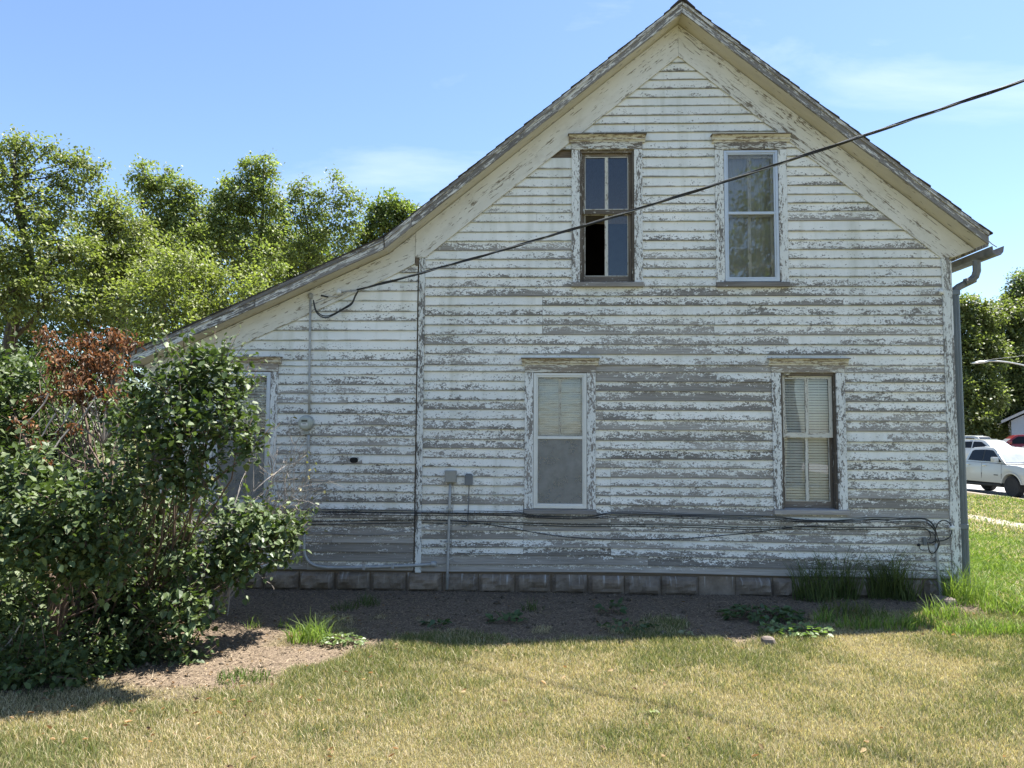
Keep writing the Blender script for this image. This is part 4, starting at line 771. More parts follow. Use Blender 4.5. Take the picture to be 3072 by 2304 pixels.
cB = [(x, y, d * (.86 if y < 1500 else 1), a, c) for x, y, d, a, c in [(560, 1105, 6.6, 85, 65), (640, 1130, 6.6, 80, 70), (500, 1180, 6.5, 80, 70), (600, 1210, 6.5, 120, 85), (700, 1200, 6.6, 45, 55), (680, 1290, 6.5, 75, 60), (560, 1300, 6.3, 100, 80), (450, 1270, 6.3, 80, 70), (470, 1380, 6.2, 85, 60), (580, 1390, 6.4, 90, 50), (705, 1360, 6.4, 60, 32), (745, 1345, 6.4, 26, 28), (380, 1240, 6.6, 60, 70), (420, 1450, 6.2, 70, 60), (560, 1470, 6.4, 55, 45), (610, 1440, 6.3, 35, 40),
      (390, 1580, 6.2, 80, 70), (470, 1560, 6.4, 55, 60), (300, 1550, 6.2, 80, 60), (420, 1680, 6.3, 60, 60), (640, 1130, 6.9, 60, 60), (480, 1650, 6.6, 80, 70), (450, 1750, 6.6, 90, 70), (390, 1810, 6.5, 80, 70), (510, 1560, 6.7, 60, 60), (340, 1850, 6.4, 80, 60)]]
lilac(lB, bB, cB, 3000, fB, sB); cB2 = [(735, 1570, 6.5, 70, 60), (680, 1600, 6.4, 55, 60), (790, 1590, 6.5, 50, 50), (850, 1590, 6.7, 45, 45), (860, 1625, 6.75, 35, 55), (760, 1660, 6.4, 80, 60), (700, 1690, 6.3, 70, 50), (820, 1640, 6.5, 40, 50), (640, 1690, 6.2, 55, 45), (585, 1640, 6.1, 40, 30), (545, 1680, 6.0, 50, 28), (510, 1705, 5.95, 35, 20), (660, 1740, 6.3, 60, 40), (590, 1740, 6.1, 55, 40), (560, 1800, 5.9, 70, 40), (510, 1830, 5.85, 50, 40), (560, 1890, 5.85, 60, 45), (520, 1950, 5.8, 70, 38), (470, 1860, 5.9, 50, 60), (610, 1860, 6.0, 35, 40), (450, 1970, 5.75, 60, 30), (560, 1985, 5.75, 45, 18)]
lilac(lB, bB, cB2, 2300, fB, sB, size=(.034, .078)); fB.build('foliage', M['lilac'], lB)
for p, q, r0, r1 in ((bB[0], at_depth(480, 1560, 6.4), .035, .022), (at_depth(480, 1560, 6.4), at_depth(560, 1200, 5.6), .022, .01), (bB[1], at_depth(560, 1640, 6.2), .028, .016), (at_depth(560, 1640, 6.2), at_depth(740, 1600, 6.5), .016, .007), (bB[2], at_depth(440, 1500, 6.5), .02, .011), (bB[3], at_depth(340, 1380, 6.4), .022, .01), (at_depth(560, 1640, 6.2), at_depth(620, 1330, 5.6), .014, .008), (at_depth(740, 1600, 6.5), at_depth(850, 1610, 6.7), .008, .004), (bB[1], at_depth(540, 1850, 5.9), .01, .006)): branch(sB, p, q, r0, r1, .06, 7)
sB.build('stems', M['stem'], lB, smooth=True)
# the leaves one can pick out singly in front
hm = []
for k in range(3):
    me = bpy.data.meshes.new('leaf'); sh = HEART.copy(); sh[:, 2] *= (.8, 1.6, -1.2)[k]; me.from_pydata([tuple(v) for v in sh], [], [tuple(f) for f in HEARTF]); me.materials.append(M['leaf1']); hm.append(me)
k = 0
for px, py, dep, rx, rz, n in ((735, 1540, 6.3, 70, 45, 46), (800, 1570, 6.35, 50, 40, 36), (760, 1630, 6.25, 75, 50, 50), (700, 1690, 6.15, 60, 45, 36), (545, 1672, 5.9, 55, 26, 30), (850, 1570, 6.55, 35, 30, 20), (520, 1800, 5.75, 60, 45, 34), (560, 1870, 5.75, 45, 30, 18), (600, 1470, 6.2, 50, 40, 24)):
    c = at_depth(px, py, dep); s = mpp(dep)
    for i in range(n):
        d = Vector(rdir(1)[0]); d.y = -abs(d.y); p = c + Vector((d.x * rx * s, d.y * .12, d.z * rz * s)); f = Vector((random.gauss(0, .6), -.45 + random.gauss(0, .4), -.45 + random.gauss(0, .4))).normalized()
        sd_ = f.cross(Vector((0, 0, 1))).normalized(); u = sd_.cross(f); o = link('leaf', hm[k % 3], lB); k += 1; z = random.uniform(.055, .09)
        o.matrix_local = Matrix.Translation(p - lB.location) @ (Matrix((f, sd_, u)).transposed() @ Matrix.Rotation(random.uniform(-.8, .8), 3, 'X')).to_4x4() @ Matrix.Scale(z, 4)
# bare twiggy shrub by the meter
ts = MB(); sroot = at_depth(655, 1765, 7.3); bs = empty('bare_shrub', (sroot.x, sroot.y, 0), 'nearly leafless twiggy shrub beside the electric meter', 'shrub'); tips = []
def twig(p, d, L, r, lv):
    d = d.normalized(); q = p + d * L + Vector((random.gauss(0, .04), random.gauss(0, .04), random.gauss(0, .03))) * L
    mid = p.lerp(q, .5) + Vector((random.gauss(0, .06), random.gauss(0, .06), random.gauss(0, .06))) * L; ts.tube(smoothpts([p, mid, q], 2), [r, r * .9, r * .85, r * .8, r * .7][:5], 5)
    if lv == 0: tips.append(q); return
    for _ in range(random.choice((2, 3, 3))): twig(p.lerp(q, random.uniform(.55, 1)), (d + Vector((random.gauss(.05, .5), random.gauss(0, .4), random.gauss(.12, .42)))), L * random.uniform(.5, .8), r * .66, lv - 1)
for i in range(9): twig(Vector((sroot.x + random.gauss(0, .06), sroot.y + random.gauss(0, .06), float(gz(sroot.x, sroot.y)) - .02)), Vector((random.gauss(.42, .3), random.gauss(-.1, .2), 1)), random.uniform(.6, .95), .009, 4)
ts.build('twigs', M['twig'], bs); fT = Foliage(); P = np.array([tuple(t) for t in tips])[rng.random(len(tips)) < .16]; n = len(P)
fT.add(P, rdir(n) + np.array([0, 0, -.4]), rng.uniform(.03, .06, n), HEART, HEARTF, leafcol(n, (.14, .15, .05), (.26, .23, .08))); fT.build('leaves', M['lilac'], bs)

# --- trees
def tree(name, label, basexy, lobes, dens, size, ca, cb, trunk_r, sparse=1.0, group=None, clump=.26, bark='bark'):
    gx_, gy_ = basexy; g0 = float(gz(gx_, gy_)); e = empty(name, (gx_, gy_, g0), label, 'tree', group); f = Foliage(); m = MB(); cs = []
    for q in lobes:
        if len(q) == 2: cs.append((Vector(q[0]), q[1]))
        else: cs.append((at_depth(*q[:3]), q[3] * mpp(q[2])))
    top = max(cs, key=lambda t: t[0].z)[0]; low = min(c.z for c, r in cs); tp = []
    for i in range(7): t = i / 6; tp.append(Vector((gx_ + (top.x - gx_) * t ** 1.5, gy_ + (top.y - gy_) * t ** 1.5, g0 - .3 + (top.z - g0) * t)) + Vector((random.gauss(0, .12), random.gauss(0, .12), 0)) * (i > 0))
    m.tube(smoothpts(tp, 3), [trunk_r * (1 - .92 * i / 18) for i in range(19)], 9)
    for c, r in cs:
        t = min(.92, max(.18, (c.z - g0 - r * 1.1) / (top.z - g0))); p = tp[int(t * 6)].lerp(tp[min(6, int(t * 6) + 1)], t * 6 % 1); lr = trunk_r * (1 - .9 * t) * .5
        bp = branch(m, p, c, lr, lr * .35, .08, 6); r *= 1.12; ncl = max(7, int(dens * 2.9 * r * r + 5)); cc, cdv = blob_points(c, (r, r, r * 1.02), ncl, .5)
        for j in range(0, ncl, 4): branch(m, bp[random.randrange(len(bp) // 2, len(bp))], cc[j], lr * .3, .006, .10, 4)
        nl = int(40 * sparse); n = ncl * nl; idx = np.repeat(np.arange(ncl), nl); cr = clump * rng.uniform(.6, 1.3, ncl)
        P = cc[idx] + rng.normal(0, 1, (n, 3)) * (cr[idx][:, None] * np.array([[.62, .62, .42]])); tint = rng.normal(0, .16, (ncl, 1))
        f.add(P, rdir(n) * .75 + np.array([0, 0, -.3]) + cdv[idx] * .7, rng.uniform(*size, n) * .86, LEAF4, LEAF4F, np.clip(leafcol(n, ca, cb) * (1 + tint[idx]), .005, 1))
    m.build('trunk', M[bark], e, smooth=True); f.build('crown', M['treeleaf'], e, None); return e
def gxy(px, dep): p = at_depth(px, 1300, dep); return (p.x, p.y)
GA, GB = (.12, .15, .05), (.245, .265, .105)
GR = 'trees behind the house'
tree('leafy_tree', 'tallest leafy tree at the far left edge behind the brown lilac leaves', gxy(60, 20), [(30, 480, 20, 70), (50, 420, 20, 38), (60, 590, 20, 95), (150, 640, 20, 85), (-60, 560, 20, 120), (150, 450, 20.5, 26), (215, 480, 20.5, 30), (185, 540, 20.4, 45), (275, 495, 20.5, 34), (245, 560, 20.2, 40), (60, 740, 19.5, 110), (190, 740, 19.5, 90), (-80, 760, 19, 140), (30, 880, 19, 110), (150, 880, 19, 80)], 15, (.09, .16), GA, GB, .30, group=GR)
tree('leafy_tree', 'round-topped leafy tree second from the left behind the house', gxy(345, 21.5), [(360, 630, 21.5, 65), (330, 700, 21.5, 85), (400, 700, 21.5, 70), (300, 640, 21.5, 50), (370, 790, 21, 90), (290, 790, 21, 70), (440, 790, 21.3, 60), (330, 880, 20.5, 90), (260, 960, 20, 70)], 16, (.09, .16), (.10, .125, .04), GB, .25, group=GR)
tree('leafy_tree', 'leafy tree with a drooping bare limb between the round one and the tallest middle one', gxy(520, 25), [(430, 520, 25, 35), (480, 545, 25, 50), (440, 560, 25, 30), (530, 580, 25, 45), (575, 575, 25, 34), (510, 650, 25, 70), (580, 660, 25, 60), (470, 640, 25, 40), (560, 750, 24.5, 80), (480, 740, 24.5, 50)], 16, (.10, .18), (.125, .165, .06), (.265, .29, .12), .25, group=GR)
tree('leafy_tree', 'leafy tree with pointed top in the middle of the row behind the lean-to', gxy(748, 26), [(790, 495, 26, 34), (745, 520, 26, 42), (800, 560, 26, 46), (680, 580, 26, 42), (740, 600, 26, 66), (820, 625, 26, 48), (660, 640, 26, 52), (735, 700, 26, 85), (830, 720, 26, 60), (650, 740, 26, 60), (780, 800, 25, 80)], 16, (.10, .18), (.125, .165, .06), (.265, .29, .12), .28, group=GR)
tree('leafy_tree', 'low bright green tree in front of the row, its crown against the lean-to roof', gxy(560, 18), [(460, 850, 18, 80), (560, 800, 18, 70), (640, 850, 18, 70), (520, 920, 17.5, 95), (640, 940, 17.5, 80), (420, 930, 17.5, 70), (740, 880, 18, 60), (560, 1000, 17, 80), (440, 1010, 17, 50), (800, 840, 18.5, 40)], 18, (.08, .14), (.135, .165, .05), (.26, .28, .105), .20, group=GR)
tree('leafy_tree', 'thin airy tree with slim visible trunk close to the lean-to roof line', gxy(955, 27), [(905, 555, 27, 30), (885, 590, 27, 24), (960, 590, 27, 26), (1010, 560, 27, 30), (1020, 600, 27, 24), (940, 640, 27, 46), (1010, 660, 27, 40), (1060, 610, 27, 28), (1060, 670, 27, 28), (900, 640, 27, 34), (960, 720, 27, 56), (1030, 740, 27, 44), (890, 730, 27, 50), (940, 800, 27, 60)], 13, (.10, .18), (.12, .155, .058), (.25, .275, .115), .15, .8, group=GR)
tree('leafy_tree', 'small dark green tree just showing over the roof bend', gxy(1155, 30), [(1155, 610, 30, 34), (1130, 650, 30, 36), (1190, 650, 30, 44), (1215, 640, 30, 30), (1160, 690, 30, 46), (1120, 700, 30, 34), (1220, 700, 30, 40), (1090, 730, 30, 30)], 18, (.12, .22), (.10, .14, .045), (.23, .265, .10), .2, group=GR)
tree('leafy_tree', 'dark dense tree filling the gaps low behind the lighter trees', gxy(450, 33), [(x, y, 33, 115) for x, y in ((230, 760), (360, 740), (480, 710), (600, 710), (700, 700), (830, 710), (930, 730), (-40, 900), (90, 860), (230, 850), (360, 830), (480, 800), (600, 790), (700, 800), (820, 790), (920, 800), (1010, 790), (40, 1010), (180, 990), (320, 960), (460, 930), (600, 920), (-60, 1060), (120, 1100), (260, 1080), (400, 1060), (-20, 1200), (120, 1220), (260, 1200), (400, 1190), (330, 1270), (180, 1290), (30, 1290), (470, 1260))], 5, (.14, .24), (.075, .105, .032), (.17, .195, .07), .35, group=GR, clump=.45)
tree('leafy_tree', 'large tree standing behind the viewer, mirrored in the upper right window', (10.5, -23), [((10.5, -23, 10.5), 2.4), ((8.6, -22.5, 8.5), 1.9), ((12.6, -23.4, 8.8), 2.1), ((10.4, -22, 7.2), 2.0), ((10.8, -24, 12.6), 1.5), ((7.6, -23, 6.4), 1.5), ((13.6, -23, 6.6), 1.6)], 3, (.2, .34), (.06, .09, .02), (.14, .17, .05), .35, clump=.55)
GR2 = 'trees across the street'
D1, D2 = (.075, .10, .035), (.19, .21, .08)
tree('street_tree', 'dense dark tree beside the downspout across the street', gxy(2905, 58), [(2900, 930, 58, 45), (2880, 1000, 58, 60), (2950, 960, 58, 46), (2900, 1090, 57, 70), (2960, 1060, 57, 55), (2880, 1180, 56, 60), (2940, 1180, 56, 60), (2900, 1260, 55, 60), (2960, 1290, 55, 45), (2870, 1320, 55, 40), (2830, 1080, 58, 70), (2835, 1220, 57, 70)], 9, (.22, .40), D1, D2, .35, group=GR2, clump=.5)
tree('street_tree', 'dense tree standing behind the street lamp arm', gxy(3015, 62), [(2990, 950, 62, 40), (3040, 960, 62, 55), (3000, 1030, 62, 60), (3070, 1040, 62, 60), (3020, 1110, 61, 60), (3080, 1130, 61, 60), (3000, 1190, 60, 60), (3060, 1210, 60, 60), (2990, 1270, 60, 50), (3130, 1060, 62, 80), (3140, 1200, 60, 80), (3050, 1290, 60, 40)], 9, (.22, .40), D1, D2, .35, group=GR2, clump=.5)
tree('street_tree', 'tall hazy tree cut by the right edge above the others', gxy(3090, 75), [(3055, 880, 75, 34), (3090, 850, 75, 45), (3040, 920, 75, 24), (3100, 920, 75, 60), (3150, 880, 75, 60), (3030, 900, 75, 16)], 9, (.25, .45), (.09, .12, .05), (.2, .23, .11), .35, .8, group=GR2, clump=.5)

# --- grass: each blade a bent strip. colour of a blade is its own (dry straw or green)
def blades(P, h, w, lean, col, name, parent=None, mat='grass'):
    n = len(P); a = rng.uniform(0, 2 * math.pi, n); sx, sy = np.cos(a), np.sin(a); b_ = rng.uniform(0, 2 * math.pi, n); lx, ly = np.cos(b_) * lean * h, np.sin(b_) * lean * h
    V = np.zeros((n, 5, 3)); side = np.stack([sx * w / 2, sy * w / 2, np.zeros(n)], 1); V[:, 0] = P - side; V[:, 1] = P + side
    mid = P + np.stack([lx * .35, ly * .35, h * .6], 1); V[:, 2] = mid + side * .8; V[:, 3] = mid - side * .8; V[:, 4] = P + np.stack([lx, ly, h * np.sqrt(np.clip(1 - .3 * lean ** 2, .2, 1))], 1)
    k = (np.arange(n) * 5)[:, None]; F = np.concatenate([k + np.array([[0, 1, 2]]), k + np.array([[0, 2, 3]]), k + np.array([[3, 2, 4]])]); return np_mesh(name, V.reshape(-1, 3), F, M[mat], parent, np.repeat(col, 5, 0))
def greenness(x, y):
    g = .41 + 2.1 * (fbm(x * .7, y * .9, 21) - .5) + 1.5 * (fbm(x * 2.3, y * 3.0, 31) - .5); g += .42 * np.exp(-((y + 1.95) / .55) ** 2) * (x < 2.6) * (x > -2.0)
    g += .9 * sstep(3.9, 5.0, x) * sstep(-2.5, -1.9, y) + .35 * sstep(2.6, 3.6, x) * sstep(-2.4, -1.8, y); return np.clip(g, 0, 1)
STRAW = np.array([[.53, .445, .28], [.43, .35, .215], [.66, .57, .40], [.40, .31, .185]]); GREEN = np.array([[.135, .165, .055], [.18, .205, .075], [.25, .265, .11], [.12, .14, .05]])
def grasscol(x, y, g):
    n = len(x); pick = rng.random(n) < g; c = np.where(pick[:, None], GREEN[rng.integers(0, 4, n)], STRAW[rng.integers(0, 4, n)]); return c * rng.uniform(.75, 1.2, (n, 1))
# front lawn
n = 640000; x = rng.uniform(-5.2, 5.2, n); y = rng.uniform(-5.4, -.6, n); keep = (rng.random(n) > soil_mask(x, y) * 1.02) & (np.abs(x + (y + 8.4) * .04) < (y + 8.4) * .74 + .35) & (rng.random(n) < np.clip(1.25 - (y + 5.2) * .10, .5, 1))
x, y = x[keep], y[keep]; g = greenness(x, y); dp = y + 8.4; P = np.stack([x, y, gz(x, y) - .004], 1)
tag(blades(P, rng.uniform(.018, .046, len(x)) * (.75 + .75 * g), .0018 + .00034 * dp * rng.uniform(.5, 1.3, len(x)), rng.uniform(.2, 1.0, len(x)), grasscol(x, y, g * .8), 'lawn_grass'), 'short dry straw-coloured lawn grass with green patches in front of the house', 'grass', kind='stuff')
# side lawn: greener, longer, thinning in number with distance
xs, ys = [], []
for d0, d1, k in ((6.2, 10, 62000), (10, 16, 60000), (16, 30, 60000)):
    dp = rng.uniform(d0, d1, k); lat = rng.uniform(.46, .88, k); xs.append(lat * dp); ys.append(dp - 8.4 - .02 * dp)
x = np.concatenate(xs); y = np.concatenate(ys); keep = (x > 4.78) & (x < 17.55) & ~((x > 11.0) & (x < 11.62) & (rng.random(len(x)) < .72)); x, y = x[keep], y[keep]; dp = y + 8.4
g = np.clip(.80 + .7 * (fbm(x * .5, y * .5, 5) - .5) - .22 * sstep(12, 20, dp), 0, 1); h = rng.uniform(.05, .13, len(x)) * (1 - .25 * sstep(12, 25, dp)); P = np.stack([x, y, gz(x, y) - .005], 1)
GREEN = np.array([[.12, .20, .025], [.18, .27, .04], [.24, .31, .06], [.09, .15, .025]])
tag(blades(P, h, .0045 + .00085 * dp, rng.uniform(.3, 1.1, len(x)), grasscol(x, y, g), 'side_lawn_grass'), 'bright green longer grass on the slope right of the house', 'grass', kind='stuff')
# straw litter on the bare soil
n = 46000; x = rng.uniform(-4.4, 4.4, n); y = rng.uniform(-3.6, -.06, n); keep = rng.random(n) < soil_mask(x, y); x, y = x[keep], y[keep]; n = len(x); a = rng.uniform(0, 6.28, n); L = rng.uniform(.02, .09, n); w = rng.uniform(.0015, .003, n)
z = gz(x, y) + rng.uniform(.004, .02, n); dx, dy = np.cos(a), np.sin(a); dz = rng.normal(0, .12, n)
V = np.stack([np.stack([x - dy * w, y + dx * w, z], 1), np.stack([x + dy * w, y - dx * w, z], 1), np.stack([x + dx * L, y + dy * L, z + np.abs(dz) * L + .003], 1)], 1)
tag(np_mesh('soil_litter', V.reshape(-1, 3), np.arange(n * 3).reshape(-1, 3), M['grass'], None, np.repeat(leafcol(n, (.17, .13, .09), (.46, .37, .27), .25), 3, 0)), 'dry straw and twigs scattered on the bare soil by the foundation', 'litter', kind='stuff')
n = 3000; x = rng.uniform(-4.4, 4.4, n); y = rng.uniform(-3.6, -.06, n); keep = rng.random(n) < soil_mask(x, y); x, y = x[keep], y[keep]; n = len(x); sz = rng.gamma(2.0, .0035, n) + .003; OC = np.array([(1, 0, 0), (-1, 0, 0), (0, 1, 0), (0, -1, 0), (0, 0, .8), (0, 0, -.5)], float); OF = np.array([(0, 2, 4), (2, 1, 4), (1, 3, 4), (3, 0, 4), (2, 0, 5), (1, 2, 5), (3, 1, 5), (0, 3, 5)])
V = np.stack([x, y, gz(x, y) + sz * .25], 1)[:, None] + OC[None] * sz[:, None, None] * rng.uniform(.6, 1.3, (n, 6, 1)); F = (OF[None] + (np.arange(n) * 6)[:, None, None]).reshape(-1, 3)
tag(np_mesh('soil_clods', V.reshape(-1, 3), F, M['grass'], None, np.repeat(leafcol(n, (.09, .07, .05), (.26, .205, .155), .2), 6, 0)), 'small crumbly clods of earth lying on the bare soil', 'soil', kind='stuff')
# grass tufts and weeds that stand out singly
def tuft(px, py, label, h, r, n, ca, cb, lean=.9, w=.007, dep=None):
    h = h * 1.35 if h > .3 else h; d = ray(px, py); t = -CAM.z / d.z; p = CAM + d * t
    for _ in range(3): p = CAM + d * ((float(gz(p.x, p.y)) - CAM.z) / d.z)
    e = empty('grass_tuft', (p.x, p.y, float(gz(p.x, p.y))), label, 'grass tuft', 'grass tufts near the wall'); rr = r * np.sqrt(rng.random(n)); a = rng.uniform(0, 6.28, n); x = p.x + rr * np.cos(a); y = p.y + rr * np.sin(a) * .7; y = np.minimum(y, -.10) if p.x < 4.6 else y
    blades(np.stack([x, y, gz(x, y) - .006], 1), rng.uniform(.35, 1.25, n) * h * (1 - .42 * (rr / r) ** 2), np.full(n, w) * rng.uniform(.6, 1.2, n), rng.uniform(.2, lean, n), leafcol(n, ca, cb), 'blades', e); return e
G1, G2 = (.10, .17, .025), (.25, .34, .08)
for a in ((930, 1925, 'bright green grass tuft standing alone on the soil by the lilac', .24, .19, 260, G1, G2, 1.3, .008), (760, 1885, 'small spiky grass tuft at the shadow edge left of the bright tuft', .15, .07, 30, G1, G2, 1.2), (850, 1880, 'tiny grass tuft just left of the bright lone tuft', .14, .06, 24, G1, G2, 1.2),
          (735, 2040, 'low dark green grass patch at the lawn edge below the lilac', .10, .22, 240, (.06, .10, .02), (.13, .19, .04), 1.0), (2440, 1800, 'tall dark grass clump against the blocks left of the cable splitter', .42, .22, 190, (.055, .08, .022), (.14, .175, .055), .8, .009), (2520, 1795, 'second tall grass clump from the left along the foundation', .46, .20, 170, (.055, .08, .022), (.14, .175, .055), .8, .009),
          (2640, 1790, 'tallest grass clump below the cable splitter', .52, .20, 200, (.055, .08, .022), (.15, .18, .055), .8, .009), (2710, 1800, 'grass clump left of the grey ground pipe', .36, .16, 120, (.055, .08, .022), (.15, .18, .055), .9, .009), (2850, 1775, 'arching grass clump at the foot of the downspout', .42, .18, 180, G1, G2, 1.2, .009),
          (2900, 1810, 'sunlit grass clump right of the downspout foot', .36, .24, 260, G1, G2, 1.2, .009), (2960, 1790, 'sunlit grass clump on the slope right of the house corner', .26, .26, 240, G1, G2, 1.2, .009), (3030, 1840, 'sunlit grass clump near the right picture edge', .24, .28, 240, G1, G2, 1.2, .009), (2830, 1860, 'grass clump in front of the house corner at the shadow edge', .24, .22, 200, G1, G2, 1.0, .009),
          (2470, 1868, 'sunlit fringe of grass left part, in front of the tall clumps', .18, .12, 70, G1, G2, .8, .009), (2570, 1885, 'sunlit fringe of grass second part, in front of the tall clumps', .16, .20, 130, G1, G2, .8, .009), (2680, 1888, 'sunlit fringe of grass third part, in front of the ground pipe', .17, .22, 150, G1, G2, .8, .009), (2760, 1880, 'sunlit fringe of grass beside the house corner shadow', .19, .20, 150, G1, G2, .9, .009),
          (2560, 1850, 'shaded grass patch between the tall clumps and the sunlit fringe', .2, .35, 300, (.06, .1, .02), (.17, .17, .06), 1.0, .008), (1100, 1815, 'dim grass tuft in the shaded soil below the lean-to corner', .14, .15, 90, (.05, .085, .02), (.13, .17, .05), 1.0), (1030, 1830, 'dim low grass left part in the shaded soil', .12, .14, 80, (.05, .085, .02), (.13, .17, .05), 1.0), (1600, 1830, 'dim grass tuft in the shaded soil below the left lower window', .13, .12, 60, (.05, .085, .02), (.13, .17, .05), 1.0),
          (2960, 1900, 'bright grass clump at the border of green and dry lawn', .17, .25, 260, G1, G2, 1.1, .009), (3050, 1905, 'bright grass clump at the right edge bordering the dry lawn', .17, .25, 240, G1, G2, 1.1, .009), (2880, 1905, 'bright grass clump between the corner clump and the dry lawn', .15, .22, 200, G1, G2, 1.0, .009)): tuft(*a)
def weed(px, py, label, n, r, hh, size, ca, cb):
    d = ray(px, py); p = CAM + d * (-CAM.z / d.z); e = empty('broadleaf_weed', (p.x, p.y, float(gz(p.x, p.y))), label, 'weed', 'broadleaf weeds near the wall'); rr = r * np.sqrt(rng.random(n)); a = rng.uniform(0, 6.28, n)
    x = p.x + rr * np.cos(a); y = p.y + rr * np.sin(a) * .6; z = gz(x, y) + hh * rng.uniform(.25, 1, n) * (1 - .5 * rr / r); f = Foliage(); D = np.stack([np.cos(a), np.sin(a), rng.normal(-.1, .35, n)], 1) + rdir(n) * .4
    f.add(np.stack([x, y, z], 1), D, rng.uniform(*size, n), HEART, HEARTF, leafcol(n, ca, cb)); f.build('leaves', M['weedleaf'], e, None); m = MB()
    for i in range(0, n, 2): m.tube([(p.x + (x[i] - p.x) * .3, p.y + (y[i] - p.y) * .3, float(gz(p.x, p.y)) - .01), (x[i], y[i], z[i])], [.003, .0015], 4)
    m.build('stalks', M['stem'], e)
for a in ((1025, 1925, 'pale leafy weed beside the bright lone grass tuft', 120, .20, .10, (.03, .06), (.10, .15, .05), (.2, .26, .1)), (2400, 1900, 'pale green leafy weed patch at the shadow edge by the small stone', 170, .27, .12, (.035, .07), (.11, .17, .06), (.22, .30, .13)), (2320, 1890, 'small pale weed left of the larger weed patch', 60, .13, .10, (.035, .06), (.11, .17, .06), (.22, .30, .13)),
          (2290, 1850, 'shaded broad-leaved weed patch behind the pale weeds', 190, .40, .14, (.05, .09), (.045, .085, .03), (.09, .14, .05)), (1520, 1860, 'dark weed with wide leaves in the shade below the left lower window', 26, .16, .10, (.06, .11), (.04, .085, .03), (.08, .13, .05)), (1835, 1835, 'dark upright weed in the shade between the lower windows', 18, .10, .16, (.06, .11), (.04, .085, .03), (.08, .13, .05)), (1310, 1872, 'low weed at the shade edge below the beige box', 20, .12, .07, (.05, .08), (.04, .085, .03), (.08, .13, .05)), (1880, 1880, 'low spreading weed at the shade edge between the lower windows', 60, .26, .09, (.04, .07), (.045, .085, .03), (.09, .14, .05)), (2060, 1903, 'tiny pale weed at the shade edge', 10, .06, .08, (.04, .06), (.2, .22, .12), (.3, .32, .18)), (1950, 2135, 'small pale weed growing alone in the dry lawn', 12, .06, .05, (.03, .05), (.16, .2, .07), (.25, .28, .12))): weed(*a)
n = 420; x = np.where(rng.random(n) < .55, rng.normal(-2.9, .9, n), rng.uniform(-4.5, 4.5, n)); y = np.where(x < -1.6, rng.uniform(-4.2, -1.2, n), rng.uniform(-5.0, -.3, n)); f = Foliage()
D = rdir(n); D[:, 2] *= .25; f.add(np.stack([x, y, gz(x, y) + .018 + .02 * (1 - soil_mask(x, y))], 1), D, rng.uniform(.022, .05, n), HEART * np.array([1, .8, 2.5]), HEARTF, leafcol(n, (.13, .085, .045), (.36, .27, .15), .2))
tag(f.build('fallen_leaves', M['deadleaf'], None), 'dry brown leaves fallen on the lawn and soil around the lilac', 'leaves')
# stone and corner pad
def rock(px, py, sx, sy, sz, label, name='stone'):
    d = ray(px, py); p = CAM + d * (-CAM.z / d.z); z = float(gz(p.x, p.y)); bm = bmesh.new(); bmesh.ops.create_icosphere(bm, subdivisions=2, radius=1)
    for v in bm.verts:
        c = v.co; q = Vector([math.copysign(abs(t) ** .6, t) for t in c]); v.co = Vector((q.x * sx, q.y * sy, q.z * sz)) * (1 + .08 * random.uniform(-1, 1))
    me = bpy.data.meshes.new(name); bm.to_mesh(me); bm.free(); me.materials.append(M['stone']); o = link(name, me); o.location = (p.x, p.y, z + sz * .4); tag(o, label, 'stone')
rock(2304, 1930, .058, .05, .055, 'small square brown stone at the lawn edge by the pale weeds'); rock(2832, 1815, .11, .10, .06, 'grey stone block at the foot of the ground pipe'); rock(1990, 1895, .03, .03, .02, 'tiny pale stone at the shade edge')

# ---------------------------------------------------------------- vehicles across the slope
def xform(o, loc, ang): o.location = loc; o.rotation_euler = (0, 0, ang)
def wheel(e, x, y, r, w, side):
    h = empty('wheel', (x, y, r), parent=e); s = side
    MB.lathe_local = None
    m = MB(); m.lathe((0, 0, 0), (0, s, 0), [(-w / 2, r * .66), (-w / 2, r * .93), (-w / 2 + .03, r), (w / 2 - .03, r), (w / 2, r * .93), (w / 2, r * .66)], 26); local(m, 'tyre', M['tyre'], h)
    m = MB(); m.lathe((0, 0, 0), (0, s, 0), [(w / 2 - .10, .0001), (w / 2 - .10, r * .60), (w / 2 - .004, r * .655)], 26); local(m, 'rim', M['rim'], h)
    m = MB()
    for k in range(6):
        a = k * math.pi / 3; dx, dz = math.cos(a), math.sin(a); nx_, nz_ = -dz, dx; ww = r * .10; y0_, y1_ = s * (w / 2 - .06), s * (w / 2 - .015)
        q = [(dx * r * .1 + nx_ * ww, dz * r * .1 + nz_ * ww), (dx * r * .62 + nx_ * ww * .7, dz * r * .62 + nz_ * ww * .7), (dx * r * .62 - nx_ * ww * .7, dz * r * .62 - nz_ * ww * .7), (dx * r * .1 - nx_ * ww, dz * r * .1 - nz_ * ww)]; m.prism(q, min(y0_, y1_), max(y0_, y1_))
    m.lathe((0, s * (w / 2 - .06), 0), (0, s, 0), [(0, r * .16), (.055, r * .14)], 12); local(m, 'spokes', M['plastic'], h)
